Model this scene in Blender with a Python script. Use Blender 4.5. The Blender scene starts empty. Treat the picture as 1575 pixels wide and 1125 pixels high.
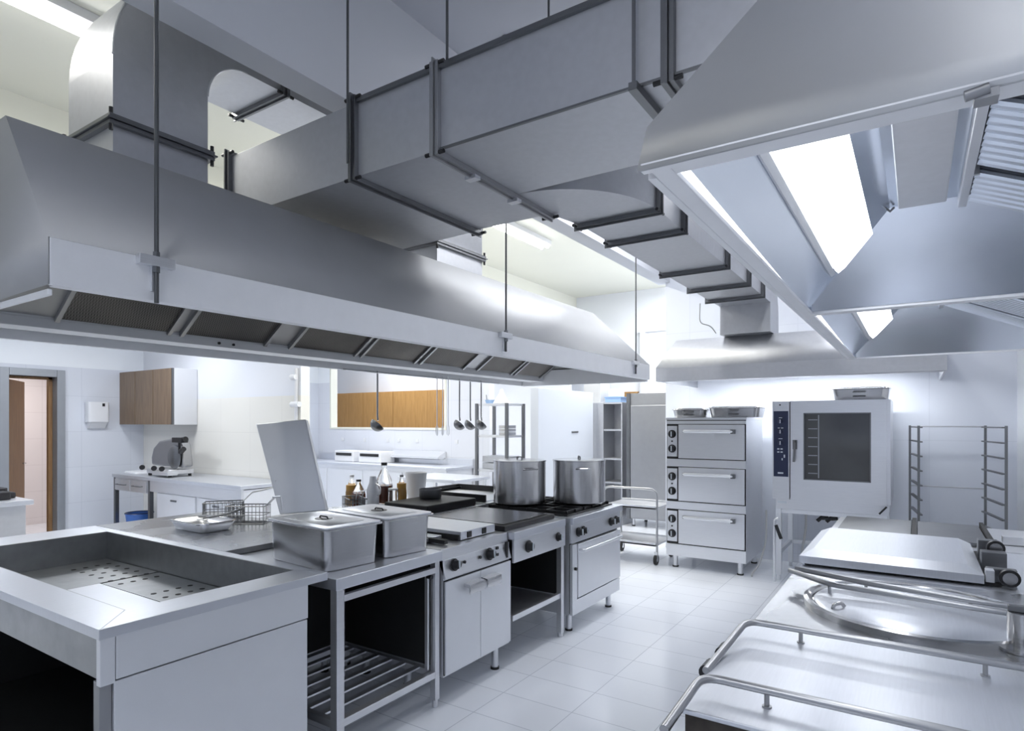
import bpy, bmesh, math, random
from mathutils import Vector, Matrix
random.seed(7)
S = bpy.context.scene
COL = S.collection
PI = math.pi

# ------------------------------------------------------------------ camera, world, exposure, lights
cam_d = bpy.data.cameras.new('camera'); cam = bpy.data.objects.new('camera', cam_d); COL.objects.link(cam)
cam.location = (0, 0, 1.55)
cam.rotation_euler = (PI/2, 0, 0.583)
cam_d.sensor_width = 36; cam_d.lens = 36*945/1575; cam_d.shift_y = 87.5/1575; cam_d.clip_start = .02
S.camera = cam
W = bpy.data.worlds.new('world'); S.world = W; W.use_nodes = True
W.node_tree.nodes['Background'].inputs[0].default_value = (.62, .72, 1, 1)
W.node_tree.nodes['Background'].inputs[1].default_value = .6
S.view_settings.view_transform = 'Standard'; S.view_settings.look = 'None'
S.view_settings.gamma = 1; S.view_settings.use_curve_mapping = False
S.view_settings.exposure = 0.18

def area(name, loc, sx, sy, power, color=(.93, .96, 1), rot=(0, 0, 0), spread=PI):
    l = bpy.data.lights.new(name, 'AREA'); l.shape = 'RECTANGLE'; l.size = sx; l.size_y = sy
    l.energy = power; l.color = color; l.spread = spread
    o = bpy.data.objects.new(name, l); o.location = loc; o.rotation_euler = rot; COL.objects.link(o)
    return o
WARM = (1, .97, .88); COOL = (.93, .96, 1)
# ceiling tube fixtures: (x, y, ceiling z, tube length, power, colour)
FIXTURES = [(-4.2, 1.35, 4.0, 1.5, 17, WARM), (-4.2, 3.9, 4.0, 1.5, 30, WARM), (-4.2, 6.45, 4.0, 1.5, 55, WARM),
            (-3.35, 8.1, 4.0, 1.5, 46, COOL), (-0.7, 5.5, 4.0, 1.5, 16, COOL), (-1.8, 4.35, 4.0, 1.3, 16, COOL),  # right-hand and first aisle tubes are unseen, added to brighten the floor
            (-1.8, 5.75, 4.0, 1.3, 11, COOL), (-3.15, 9.7, 4.0, 1.2, 40, COOL), (-.6, -1.4, 4.0, 1.5, 20, COOL)]  # second aisle, recess and behind-camera tubes: unseen, added as fill
for i, (x, y, z, L, p, c) in enumerate(FIXTURES):
    area('ceiling_tube_light', (x, y, z-.115), .16, L, p, c)
for (x, y, p) in [(-7.3, 1.6, 30), (-7.3, 3.3, 22), (-7.2, 5.9, 30)]:      # unseen panels added to light the left-hand room
    area('ceiling_panel_fill', (x, y, 2.86), .58, .58, p, COOL)
area('corridor_light', (-10.2, 3.1, 2.5), .4, 1.0, 26, (1, .95, .92))
area('added_window_fill', (-.75, -2.90, 1.9), 2.0, 1.5, 38, (.80, .88, 1), (PI/2, 0, PI))  # fill added behind the camera, shaped as daylight from an unseen window
area('back_hood_tube_light', (-1.0, 6.85, 2.03), 1.9, .08, 26, (.92, .96, 1))

# ------------------------------------------------------------------ materials
def nodes(name):
    m = bpy.data.materials.new(name); m.use_nodes = True
    return m, m.node_tree.nodes, m.node_tree.links, m.node_tree.nodes['Principled BSDF']
def plain(name, col, rough=.5, metal=0., var=.05, scale=6., spec=.5):
    m, n, l, b = nodes(name)
    tc = n.new('ShaderNodeTexCoord'); no = n.new('ShaderNodeTexNoise'); no.inputs['Scale'].default_value = scale
    no.inputs['Detail'].default_value = 4; l.new(tc.outputs['Object'], no.inputs['Vector'])
    mx = n.new('ShaderNodeMixRGB'); mx.inputs[1].default_value = tuple(c*(1-var) for c in col)+(1,)
    mx.inputs[2].default_value = tuple(min(1, c*(1+var)) for c in col)+(1,)
    l.new(no.outputs['Fac'], mx.inputs[0]); l.new(mx.outputs[0], b.inputs['Base Color'])
    b.inputs['Roughness'].default_value = rough; b.inputs['Metallic'].default_value = metal
    b.inputs['Specular IOR Level'].default_value = spec
    return m
def steel(name, col=(.60, .615, .65), rough=.3, stretch=(2, 2, 50), var=.06, bump=.02, metal=1.0, rv=.12):
    m, n, l, b = nodes(name)
    tc = n.new('ShaderNodeTexCoord'); mp = n.new('ShaderNodeMapping'); mp.inputs['Scale'].default_value = stretch
    no = n.new('ShaderNodeTexNoise'); no.inputs['Scale'].default_value = 4; no.inputs['Detail'].default_value = 5
    l.new(tc.outputs['Object'], mp.inputs['Vector']); l.new(mp.outputs[0], no.inputs['Vector'])
    big = n.new('ShaderNodeTexNoise'); big.inputs['Scale'].default_value = 2.3; big.inputs['Detail'].default_value = 3
    l.new(tc.outputs['Object'], big.inputs['Vector'])
    mx = n.new('ShaderNodeMixRGB'); mx.inputs[1].default_value = tuple(c*(1-var) for c in col)+(1,)
    mx.inputs[2].default_value = tuple(c*(1+var) for c in col)+(1,)
    l.new(no.outputs['Fac'], mx.inputs[0]); l.new(mx.outputs[0], b.inputs['Base Color'])
    mr = n.new('ShaderNodeMapRange'); mr.inputs[3].default_value = rough-rv*.5; mr.inputs[4].default_value = rough+rv*.5
    l.new(big.outputs['Fac'], mr.inputs[0]); l.new(mr.outputs[0], b.inputs['Roughness'])
    bp = n.new('ShaderNodeBump'); bp.inputs['Strength'].default_value = bump; bp.inputs['Distance'].default_value = .01
    l.new(no.outputs['Fac'], bp.inputs['Height']); l.new(bp.outputs[0], b.inputs['Normal'])
    b.inputs['Metallic'].default_value = metal
    return m
def tiles(name, col, grout, sx, sy, ox, oy, axes='xy', rough=.2, gw=.004, var=.02, upper=None, zsplit=None, bump=.15):
    """grid of tiles; axes picks the two object axes the grid runs on"""
    m, n, l, b = nodes(name)
    tc = n.new('ShaderNodeTexCoord'); sp = n.new('ShaderNodeSeparateXYZ'); l.new(tc.outputs['Object'], sp.inputs[0])
    masks = []; cells = []
    for ax, s, o in ((axes[0], sx, ox), (axes[1], sy, oy)):
        a = n.new('ShaderNodeMath'); a.operation = 'SUBTRACT'; a.inputs[1].default_value = o; l.new(sp.outputs['XYZ'.index(ax.upper())], a.inputs[0])
        d = n.new('ShaderNodeMath'); d.operation = 'DIVIDE'; d.inputs[1].default_value = s; l.new(a.outputs[0], d.inputs[0])
        f = n.new('ShaderNodeMath'); f.operation = 'FLOOR'; l.new(d.outputs[0], f.inputs[0]); cells.append(f)
        r = n.new('ShaderNodeMath'); r.operation = 'SUBTRACT'; l.new(d.outputs[0], r.inputs[0]); l.new(f.outputs[0], r.inputs[1])
        q = n.new('ShaderNodeMath'); q.operation = 'PINGPONG'; q.inputs[1].default_value = .5; l.new(r.outputs[0], q.inputs[0])
        c = n.new('ShaderNodeMath'); c.operation = 'LESS_THAN'; c.inputs[1].default_value = gw*.5/s; l.new(q.outputs[0], c.inputs[0])
        masks.append(c)
    g = n.new('ShaderNodeMath'); g.operation = 'MAXIMUM'; l.new(masks[0].outputs[0], g.inputs[0]); l.new(masks[1].outputs[0], g.inputs[1])
    cb = n.new('ShaderNodeCombineXYZ'); l.new(cells[0].outputs[0], cb.inputs[0]); l.new(cells[1].outputs[0], cb.inputs[1])
    wn = n.new('ShaderNodeTexWhiteNoise'); l.new(cb.outputs[0], wn.inputs['Vector'])
    mx = n.new('ShaderNodeMixRGB'); mx.inputs[1].default_value = tuple(c*(1-var) for c in col)+(1,)
    mx.inputs[2].default_value = tuple(min(1, c*(1+var)) for c in col)+(1,); l.new(wn.outputs['Value'], mx.inputs[0])
    m2 = n.new('ShaderNodeMixRGB'); m2.inputs[2].default_value = grout+(1,); l.new(g.outputs[0], m2.inputs[0]); l.new(mx.outputs[0], m2.inputs[1])
    out = m2
    bs = n.new('ShaderNodeMath'); bs.operation = 'SUBTRACT'; bs.inputs[0].default_value = 1; l.new(g.outputs[0], bs.inputs[1])
    bp = n.new('ShaderNodeBump'); bp.inputs['Strength'].default_value = bump; bp.inputs['Distance'].default_value = .003
    l.new(bs.outputs[0], bp.inputs['Height']); l.new(bp.outputs[0], b.inputs['Normal'])
    if upper:
        zz = n.new('ShaderNodeMath'); zz.operation = 'GREATER_THAN'; zz.inputs[1].default_value = zsplit; l.new(sp.outputs[2], zz.inputs[0])
        m3 = n.new('ShaderNodeMixRGB'); m3.inputs[2].default_value = upper+(1,); l.new(zz.outputs[0], m3.inputs[0]); l.new(m2.outputs[0], m3.inputs[1]); out = m3
        rr = n.new('ShaderNodeMapRange'); rr.inputs[3].default_value = rough; rr.inputs[4].default_value = .7; l.new(zz.outputs[0], rr.inputs[0]); l.new(rr.outputs[0], b.inputs['Roughness'])
    else: b.inputs['Roughness'].default_value = rough
    l.new(out.outputs[0], b.inputs['Base Color'])
    return m
def emit(name, col, st):
    m, n, l, b = nodes(name)
    b.inputs['Base Color'].default_value = (.9, .9, .9, 1)
    b.inputs['Emission Color'].default_value = col+(1,); b.inputs['Emission Strength'].default_value = st
    return m
def wood(name, c1, c2):
    m, n, l, b = nodes(name)
    tc = n.new('ShaderNodeTexCoord'); mp = n.new('ShaderNodeMapping'); mp.inputs['Scale'].default_value = (14, 14, 1.2)
    no = n.new('ShaderNodeTexNoise'); no.inputs['Scale'].default_value = 3; no.inputs['Detail'].default_value = 6; no.inputs['Distortion'].default_value = .6
    l.new(tc.outputs['Object'], mp.inputs[0]); l.new(mp.outputs[0], no.inputs['Vector'])
    r = n.new('ShaderNodeValToRGB'); r.color_ramp.elements[0].position = .3; r.color_ramp.elements[0].color = c1+(1,)
    r.color_ramp.elements[1].position = .7; r.color_ramp.elements[1].color = c2+(1,)
    l.new(no.outputs['Fac'], r.inputs[0]); l.new(r.outputs[0], b.inputs['Base Color']); b.inputs['Roughness'].default_value = .4
    return m
def mesh_filter(name):
    m, n, l, b = nodes(name)
    tc = n.new('ShaderNodeTexCoord'); ck = n.new('ShaderNodeTexChecker'); ck.inputs['Scale'].default_value = 160
    ck.inputs[1].default_value = (.20, .19, .18, 1); ck.inputs[2].default_value = (.07, .065, .06, 1)
    l.new(tc.outputs['Object'], ck.inputs[0]); l.new(ck.outputs[0], b.inputs['Base Color'])
    no = n.new('ShaderNodeTexNoise'); no.inputs['Scale'].default_value = 5; l.new(tc.outputs['Object'], no.inputs['Vector'])
    mr = n.new('ShaderNodeMapRange'); mr.inputs[3].default_value = .35; mr.inputs[4].default_value = .7; l.new(no.outputs['Fac'], mr.inputs[0]); l.new(mr.outputs[0], b.inputs['Roughness'])
    b.inputs['Metallic'].default_value = .7
    return m
def glass(name, col=(1, 1, 1), rough=.03, ior=1.45):
    m, n, l, b = nodes(name)
    b.inputs['Base Color'].default_value = col+(1,); b.inputs['Transmission Weight'].default_value = 1
    b.inputs['Roughness'].default_value = rough; b.inputs['IOR'].default_value = ior
    return m
M = dict(
    steel=steel('brushed_stainless', (.74, .75, .78), .32, metal=.82), top=steel('worktop_stainless', (.70, .72, .77), .36, (40, 2, 2), metal=.85),
    topdirt=steel('worn_worktop_stainless', (.39, .40, .42), .27, (6, 6, 6), var=.12, rv=.22),
    panel=steel('panel_stainless', (.80, .815, .85), .42, (2, 2, 2), var=.02, bump=.004, metal=.7),
    galv=steel('galvanised_sheet', (.56, .57, .60), .48, (7, 7, 7), var=.07, bump=.006, rv=.1, metal=.85),
    hood=steel('hood_stainless', (.47, .475, .485), .58, (2, 2, 2), var=.03, bump=.004, metal=.75),
    bright=steel('bright_hood_lining', (.76, .81, .90), .24, (3, 3, 3), var=.03, bump=.004),
    fascia=steel('hood_fascia_stainless', (.90, .91, .94), .45, (3, 3, 3), var=.04, bump=.006, metal=.3),
    polish=steel('polished_stainless', (.54, .54, .55), .2, (3, 3, 40), rv=.08),
    hood2=steel('large_hood_stainless', (.66, .67, .69), .55, (2, 2, 2), var=.03, bump=.004, metal=.8),
    well=steel('water_marked_shaded_steel', (.36, .37, .38), .36, (4, 4, 4), var=.2, rv=.2),  # darkened for the dim surroundings it mirrors; blotches are water marks
    dim=steel('dull_steel', (.38, .385, .40), .42, (3, 3, 3)),
    dark=steel('dark_stainless', (.20, .205, .215), .38),
    rod=steel('threaded_rod_steel', (.13, .135, .14), .45, (2, 2, 300), var=.3, bump=.3),
    pipe=steel('handrail_tube_steel', (.42, .425, .44), .32, (2, 2, 2)),
    iron=plain('black_cast_iron', (.018, .018, .02), .45, .3, .3),
    plate=steel('dark_cooking_plate', (.10, .10, .105), .22, (5, 5, 5), var=.2, rv=.15),
    black=plain('black_plastic', (.012, .012, .014), .35),
    inside=plain('shade_and_gap_black', (.012, .012, .013), .6, 0, .3),  # near-black carries deep shade inside open units, also gaps, holes and seals
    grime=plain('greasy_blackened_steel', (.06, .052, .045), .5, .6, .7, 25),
    white=plain('white_plastic', (.78, .79, .82), .35, 0, .02),
    cloth=plain('dark_cloth', (.03, .03, .035), .9, 0, .4, 30),
    paint=plain('white_wall_paint', (.80, .82, .86), .65, 0, .02, 2),
    greypaint=plain('grey_white_ceiling_paint', (.57, .585, .64), .75, 0, .02, 2),
    cream=plain('cream_ceiling_paint', (.80, .80, .72), .75, 0, .02, 2),
    beampaint=plain('beam_underside_paint', (.68, .70, .75), .7, 0, .02, 2),
    frame=steel('grey_door_frame', (.33, .35, .38), .45, (2, 2, 2), metal=.5),
    wood=wood('brown_wood_laminate', (.20, .105, .045), (.30, .17, .075)),
    greywood=wood('greyish_wood_laminate', (.15, .10, .065), (.22, .155, .10)),
    orange=wood('orange_wood_laminate', (.36, .19, .06), (.46, .26, .09)),
    blue=plain('blue_plastic', (.05, .15, .48), .35),
    paleblue=plain('pale_blue_plastic', (.30, .45, .70), .4),
    filt=mesh_filter('grease_filter_mesh'),
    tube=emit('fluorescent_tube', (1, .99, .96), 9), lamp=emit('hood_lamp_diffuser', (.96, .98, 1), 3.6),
    strip=emit('added_panel_glow', (.94, .97, 1), 2.2),  # glow of the added ceiling panels in the left-hand room
    darkglass=plain('tinted_oven_glass', (.07, .073, .077), .1, 0, .35, 3),
    navy=plain('navy_control_foil', (.018, .026, .07), .3), marks=plain('pale_panel_print', (.65, .7, .75), .5),
    glass=glass('clear_bottle_plastic'), syrup=plain('red_brown_syrup', (.10, .018, .008), .15), ochre=plain('ochre_sauce', (.45, .25, .05), .4),
    rubber=plain('black_rubber', (.02, .02, .02), .7), hose=plain('grey_cable_sheath', (.5, .5, .5), .5),
    pink=tiles('pink_corridor_tiles', (.86, .80, .79), (.7, .64, .63), .3, .4, 0, .1, 'yz'),
)
M['floor'] = tiles('white_floor_tiles', (.88, .91, .97), (.60, .63, .70), .44, .285, -1.54, 2.63, 'xy', .16, .005)
M['wallx'] = tiles('white_wall_tiles_side', (.72, .75, .82), (.60, .63, .70), .6, .46, 0, .05, 'yz', .3, .004, .01, (.88, .91, .95), 2.26)
M['wally'] = tiles('white_wall_tiles_back', (.74, .76, .82), (.62, .65, .72), .6, .46, 0, .05, 'xz', .3, .004, .01, (.88, .91, .95), 2.26)
M['ovenwall'] = tiles('white_oven_wall_tiles', (.74, .77, .84), (.64, .67, .74), 1.2, 1.27, .1, .1, 'xz', .3, .004, .01)

M['stubwall'] = tiles('cream_wall_tiles', (.78, .77, .73), (.68, .67, .64), .6, .46, 0, .05, 'xz', .3, .004, .01, (.76, .78, .83), 1.85)
M['partition'] = plain('grey_white_panel', (.62, .65, .71), .5, 0, .02, 2)

# ------------------------------------------------------------------ mesh builder
ORG = {}
class MB:
    def __init__(s): s.bm = bmesh.new()
    def box(s, x0, x1, y0, y1, z0, z1, rot=None):
        c = Vector(((x0+x1)/2, (y0+y1)/2, (z0+z1)/2))
        mt = Matrix.Translation(c) @ (rot.to_4x4() if rot else Matrix.Identity(4)) @ Matrix.Diagonal((abs(x1-x0), abs(y1-y0), abs(z1-z0), 1))
        bmesh.ops.create_cube(s.bm, size=1, matrix=mt); return s
    def cyl(s, p0, p1, r, r2=None, n=20, cap=True):
        p0 = Vector(p0); p1 = Vector(p1); d = p1-p0
        mt = Matrix.Translation((p0+p1)/2) @ d.to_track_quat('Z', 'Y').to_matrix().to_4x4()
        bmesh.ops.create_cone(s.bm, cap_ends=cap, segments=n, radius1=r, radius2=r if r2 is None else r2, depth=d.length, matrix=mt); return s
    def tube(s, pts, r, n=12, fillet=0):
        P = [Vector(p) for p in pts]
        if fillet:
            Q = [P[0]]
            for i in range(1, len(P)-1):
                a, b, c = P[i-1], P[i], P[i+1]
                u = (a-b); v = (c-b); f = min(fillet, u.length*.49, v.length*.49); u.normalize(); v.normalize()
                for k in range(7):
                    t = k/6; Q.append((b+u*f)*(1-t)**2 + b*2*t*(1-t) + (b+v*f)*t*t)
            Q.append(P[-1]); P = Q
        rings = []; up = None
        for i, p in enumerate(P):
            d = (P[min(i+1, len(P)-1)]-P[max(i-1, 0)]).normalized()
            if up is None:
                up = d.orthogonal().normalized()
            up = (up - d*up.dot(d)); up = up.normalized() if up.length > 1e-6 else d.orthogonal().normalized()
            w = d.cross(up)
            rings.append([s.bm.verts.new(p + (up*math.cos(2*PI*k/n) + w*math.sin(2*PI*k/n))*r) for k in range(n)])
        for a, b in zip(rings, rings[1:]):
            for k in range(n): s.bm.faces.new((a[k], a[(k+1) % n], b[(k+1) % n], b[k]))
        s.bm.faces.new(rings[0][::-1]); s.bm.faces.new(rings[-1]); return s
    def lathe(s, c, prof, n=40, axis=None):
        """prof: list of (r, z) ; closed if starts and ends at r=0"""
        c = Vector(c); Rm = axis if axis else Matrix.Identity(3); rings = []
        for r, z in prof:
            if r < 1e-6: rings.append([s.bm.verts.new(c + Rm @ Vector((0, 0, z)))])
            else: rings.append([s.bm.verts.new(c + Rm @ Vector((r*math.cos(2*PI*k/n), r*math.sin(2*PI*k/n), z))) for k in range(n)])
        for a, b in zip(rings, rings[1:]):
            for k in range(n):
                if len(a) == 1 and len(b) == 1: continue
                if len(a) == 1: s.bm.faces.new((a[0], b[k], b[(k+1) % n]))
                elif len(b) == 1: s.bm.faces.new((a[k], a[(k+1) % n], b[0]))
                else: s.bm.faces.new((a[k], a[(k+1) % n], b[(k+1) % n], b[k]))
        return s
    def poly(s, *faces):
        for f in faces: s.bm.faces.new([s.bm.verts.new(p) for p in f])
        return s
    def prism(s, pts, vec):
        """extrude polygon pts (list of 3d) by vec"""
        v = Vector(vec); a = [s.bm.verts.new(p) for p in pts]; b = [s.bm.verts.new(Vector(p)+v) for p in pts]
        s.bm.faces.new(a[::-1]); s.bm.faces.new(b)
        for k in range(len(a)):
            j = (k+1) % len(a); s.bm.faces.new((a[k], a[j], b[j], b[k]))
        return s
    def slab(s, q, t):
        """quad q thickened by t along its normal"""
        q = [Vector(p) for p in q]; nrm = (q[1]-q[0]).cross(q[3]-q[0]).normalized()
        return s.prism(q, nrm*t)
    def rbox(s, x0, x1, y0, y1, z0, z1, r=.03, taper=0., n=5, openz=False):
        """box with rounded vertical corners; bottom shrunk by taper"""
        rings = []
        for z, tp in ((z0, taper), (z1, 0)):
            ring = []
            for cx, cy, a0 in ((x1-r-tp, y1-r-tp, 0), (x0+r+tp, y1-r-tp, PI/2), (x0+r+tp, y0+r+tp, PI), (x1-r-tp, y0+r+tp, 1.5*PI)):
                for k in range(n+1):
                    a = a0 + k/n*PI/2; ring.append(s.bm.verts.new((cx+r*math.cos(a), cy+r*math.sin(a), z)))
            rings.append(ring)
        a, b = rings; N = len(a)
        for k in range(N): s.bm.faces.new((a[k], a[(k+1) % N], b[(k+1) % N], b[k]))
        s.bm.faces.new(a[::-1])
        if not openz: s.bm.faces.new(b)
        return s
    def islands(s):
        s.bm.verts.index_update(); seen = set(); out = []
        for v in s.bm.verts:
            if v in seen: continue
            st = [v]; seen.add(v); isl = []
            while st:
                w = st.pop(); isl.append(w)
                for e in w.link_edges:
                    o = e.other_vert(w)
                    if o not in seen: seen.add(o); st.append(o)
            out.append(isl)
        return out
    def each(s, name, mat, parent=None, **k):
        """one object for every separate piece"""
        res = []
        for isl in s.islands():
            m = MB(); mp = {v: m.bm.verts.new(v.co) for v in isl}; fs = {f for v in isl for f in v.link_faces}
            for f in fs: m.bm.faces.new([mp[v] for v in f.verts])
            res.append(m.build(name, mat, parent, **k))
        s.bm.free(); return res
    def build(s, name, mat, parent=None, bevel=0, smooth=True, solid=0, label=None, weld=False, rot=None):
        bmesh.ops.remove_doubles(s.bm, verts=s.bm.verts, dist=1e-5) if weld else None
        bmesh.ops.recalc_face_normals(s.bm, faces=s.bm.faces)
        org = ORG.get(parent.name, Vector()) if parent else None
        if parent is None:
            org = Vector()
        bmesh.ops.translate(s.bm, verts=s.bm.verts, vec=-org)
        me = bpy.data.meshes.new(name); s.bm.to_mesh(me); s.bm.free()
        me.materials.append(M[mat] if isinstance(mat, str) else mat)
        if smooth:
            for p in me.polygons: p.use_smooth = True
            me.set_sharp_from_angle(angle=math.radians(35))
        o = bpy.data.objects.new(name, me); COL.objects.link(o)
        if parent: o.parent = parent; ORG[o.name] = org
        if label: o['label'] = label
        if solid:
            md = o.modifiers.new('solid', 'SOLIDIFY'); md.thickness = solid; md.offset = -1
        if bevel:
            md = o.modifiers.new('bevel', 'BEVEL'); md.width = bevel; md.segments = 2; md.limit_method = 'ANGLE'; md.angle_limit = math.radians(40)
            md.harden_normals = True
        return o
def thing(name, label, cat, loc=(0, 0, 0), group=None):
    o = bpy.data.objects.new(name, None); COL.objects.link(o); o.location = loc; o.empty_display_size = .1
    ORG[o.name] = Vector(loc); o['label'] = label; o['category'] = cat
    if group: o['group'] = group
    return o
def tag(o, label, cat, group=None, kind=None):
    """a one-mesh thing: move its origin to the base of its bounds"""
    if label: o['label'] = label
    if cat: o['category'] = cat
    if group: o['group'] = group
    if kind: o['kind'] = kind
    vs = [v.co for v in o.data.vertices]
    c = Vector(((min(v.x for v in vs)+max(v.x for v in vs))/2, (min(v.y for v in vs)+max(v.y for v in vs))/2, min(v.z for v in vs)))
    if kind != 'structure' and o.parent is None:
        o.data.transform(Matrix.Translation(-c)); o.location = c
    return o
def struct(name, mb, mat, **k):
    o = mb.build(name, mat, **k); o['kind'] = 'structure'; return o
def dup(root, loc, rotz=0, label=None, group=None):
    r = root.copy(); COL.objects.link(r); r.location = loc; r.rotation_euler = (0, 0, rotz)
    if label: r['label'] = label
    if group: r['group'] = group
    for ch in list(root.children):
        c = ch.copy(); COL.objects.link(c); c.parent = r
        for g in ch.children:
            d = g.copy(); COL.objects.link(d); d.parent = c
    return r

# ------------------------------------------------------------------ the room
XR = .78; YO = 7.4; YF = 10.8; ZC = 4.0; YB = -3.0; XB = -2.55
struct('floor', MB().box(-12.5, XR+.1, YB-.1, YF+.1, -.1, 0), 'floor', smooth=False)
struct('ceiling', MB().box(XB, XR+.1, YB-.1, YF+.1, ZC, ZC+.1), 'greypaint', smooth=False)
struct('ceiling_cream', MB().box(-5.6, XB, YB-.1, YF+.1, ZC, ZC+.1), 'cream', smooth=False)
struct('ceiling_low', MB().box(-9.2, -5.7, YB-.1, 7.5, 2.9, 3.0), 'paint', smooth=False)
struct('trim_1', MB().box(-2.72, XB, YB, YO+.08, 3.28, ZC), 'beampaint', smooth=False)          # ceiling beam
struct('trim_2', MB().box(-5.7, -5.6, YB, YF, 2.85, ZC), 'cream', smooth=False)               # bulkhead over the left room
struct('wall_right', MB().box(XR, XR+.1, YB, YO+.1, 0, ZC), 'paint', smooth=False)
struct('wall_back', MB().box(-2.6, XR+.1, YO, YO+.12, 0, ZC), 'ovenwall', smooth=False)
struct('wall_back_side', MB().box(-2.6, -2.48, YO+.12, YF, 0, ZC), 'paint', smooth=False)
struct('wall_far', MB().box(-9.2, -2.48, YF, YF+.1, 0, ZC), 'paint', smooth=False)
WX0, WX1 = -1.8, .3
struct('wall_behind', MB().box(-9.2, WX0, YB-.1, YB, 0, ZC).box(WX1, XR+.1, YB-.1, YB, 0, ZC).box(WX0, WX1, YB-.1, YB, 0, 1.1).box(WX0, WX1, YB-.1, YB, 2.7, ZC), 'paint', smooth=False)
struct('added_window_1', MB().box(WX0, WX1, YB-.06, YB-.02, 1.1, 1.16).box(WX0, WX1, YB-.06, YB-.02, 2.64, 2.7).box(WX0, WX0+.06, YB-.06, YB-.02, 1.16, 2.64).box(WX1-.06, WX1, YB-.06, YB-.02, 1.16, 2.64).box(-.78, -.72, YB-.06, YB-.02, 1.16, 2.64), 'white', smooth=False)  # unseen window added to go with the fill from behind the camera
# left wall with the doorway
DX = -9.1; D0, D1, DZ = 2.82, 3.31, 2.12
struct('wall_left', MB().box(DX-.12, DX, YB, D0, 0, 3.0).box(DX-.12, DX, D1, 7.5, 0, 3.0).box(DX-.12, DX, D0, D1, DZ, 3.0), 'wallx', smooth=False)
fr = struct('door_1', MB().box(DX-.14, DX+.05, D0-.09, D0, 0, DZ+.09).box(DX-.14, DX+.05, D1, D1+.09, 0, DZ+.09).box(DX-.14, DX+.05, D0, D1, DZ, DZ+.09), 'frame', bevel=.006)
MB().box(DX-.15, DX-.09, D1-.045, D1, 0, DZ).box(DX-.15, DX-.09, D0, D1, DZ-.03, DZ).build('door_lining', 'wood', fr, bevel=.003)
leaf = MB().prism([(DX-.15, D0+.01, .01), (DX-.70, D0+.36, .01), (DX-.68, D0+.39, .01), (DX-.13, D0+.05, .01)], (0, 0, DZ-.05)).build('door_leaf', 'wood', fr, bevel=.003)
MB().tube([(DX-.61, D0+.33, 1.02), (DX-.585, D0+.375, 1.02), (DX-.49, D0+.315, 1.02)], .009, fillet=.02).build('door_handle', 'polish', leaf)
struct('wall_corridor', MB().box(-11.3, -11.2, 1.2, 5.5, 0, 2.7).box(-11.2, DX-.12, 5.4, 5.5, 0, 2.7).box(-11.2, DX-.12, 1.2, 1.3, 0, 2.7).box(-11.3, DX-.12, 1.2, 5.5, 2.7, 2.8), 'pink', smooth=False)
# left room's back wall (stub) and the pass-through wall behind
struct('wall_stub', MB().box(DX, -5.67, 4.37, 4.49, 0, 2.9), 'stubwall', smooth=False)
PX0, PX1, PZ0, PZ1 = -8.75, -6.13, 1.46, 2.6
struct('wall_passthrough', MB().box(DX, PX0, YO, YO+.12, 0, 2.9).box(PX1, -5.28, YO, YO+.12, 0, 2.9).box(PX0, PX1, YO, YO+.12, 0, PZ0).box(PX0, PX1, YO, YO+.12, PZ1, 2.9), 'wally', smooth=False)
struct('trim_3', MB().box(PX0-.03, PX1+.03, YO-.015, YO+.13, PZ0-.03, PZ0+.004).box(PX1-.004, PX1+.03, YO-.015, YO+.13, PZ0+.004, PZ1).box(PX0-.03, PX0+.004, YO-.015, YO+.13, PZ0+.004, PZ1), 'cream', smooth=False)
struct('wall_partition', MB().box(-4.22, -4.1, 6.84, 8.45, 0, 2.0), 'partition', bevel=.004)
struct('trim_4', MB().box(-4.1, -4.09, 7.75, 7.95, 1.40, 1.425), 'dim', bevel=.003)
# doorway panel on the far wall
struct('door_2', MB().box(-4.15, -2.7, YF-.05, YF, 0, 3.2), 'paint', bevel=.003)
struct('trim_5', MB().box(-4.3, -2.6, YF-.09, YF-.05, 3.2, 3.26).box(-4.25, -4.15, YF-.09, YF, 0, 3.2), 'beampaint')

# ceiling fixtures
def fixture(x, y, z, L, label):
    t = thing('fluorescent_light', label, 'light', (x, y, z-.1), 'fluorescent ceiling battens')
    MB().box(x-.09, x+.09, y-L/2, y+L/2, z-.06, z).build('housing', 'white', t, bevel=.004)
    for s in (-.045, .045): MB().cyl((x+s, y-L/2+.02, z-.083), (x+s, y+L/2-.02, z-.083), .02, n=12).build('tube', 'tube', t)
    return t
FL = ['fluorescent batten on the cream ceiling above the curved duct at top left', 'fluorescent batten on the cream ceiling hidden above the crossing duct',
      'fluorescent batten glowing on the cream ceiling beyond the two duct risers', 'fluorescent batten at the far end beside the ceiling beam near the back wall',
      'unseen fill batten added on the grey ceiling right of the branch duct', 'unseen fill batten added on the grey ceiling over the aisle, just beyond the crossing duct',
      'unseen fill batten added on the grey ceiling over the aisle, before the three-deck oven', 'unseen fill batten added on the cream ceiling deep in the recess left of the back wall',
      'unseen fill batten added on the grey ceiling behind the camera']
for f, lb in zip(FIXTURES, FL): fixture(f[0], f[1], f[2], f[3], lb)
for (x, y), lb in zip([(-7.3, 1.6), (-7.3, 3.3), (-7.2, 5.9)], ['unseen square fill panel added nearest the wooden door', 'unseen square fill panel added over the slicer table', 'unseen square fill panel added before the pass-through opening']):
    t = thing('fill_light_panel', lb, 'light', (x, y, 2.87), 'added ceiling panels in the left room')
    MB().box(x-.3, x+.3, y-.3, y+.3, 2.88, 2.9).build('frame', 'white', t); MB().box(x-.27, x+.27, y-.27, y+.27, 2.872, 2.881).build('diffuser', 'strip', t)
t = thing('smoke_detector', 'small round detector on the grey ceiling at top centre', 'detector', (-1.12, 3.2, ZC-.05))
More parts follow.
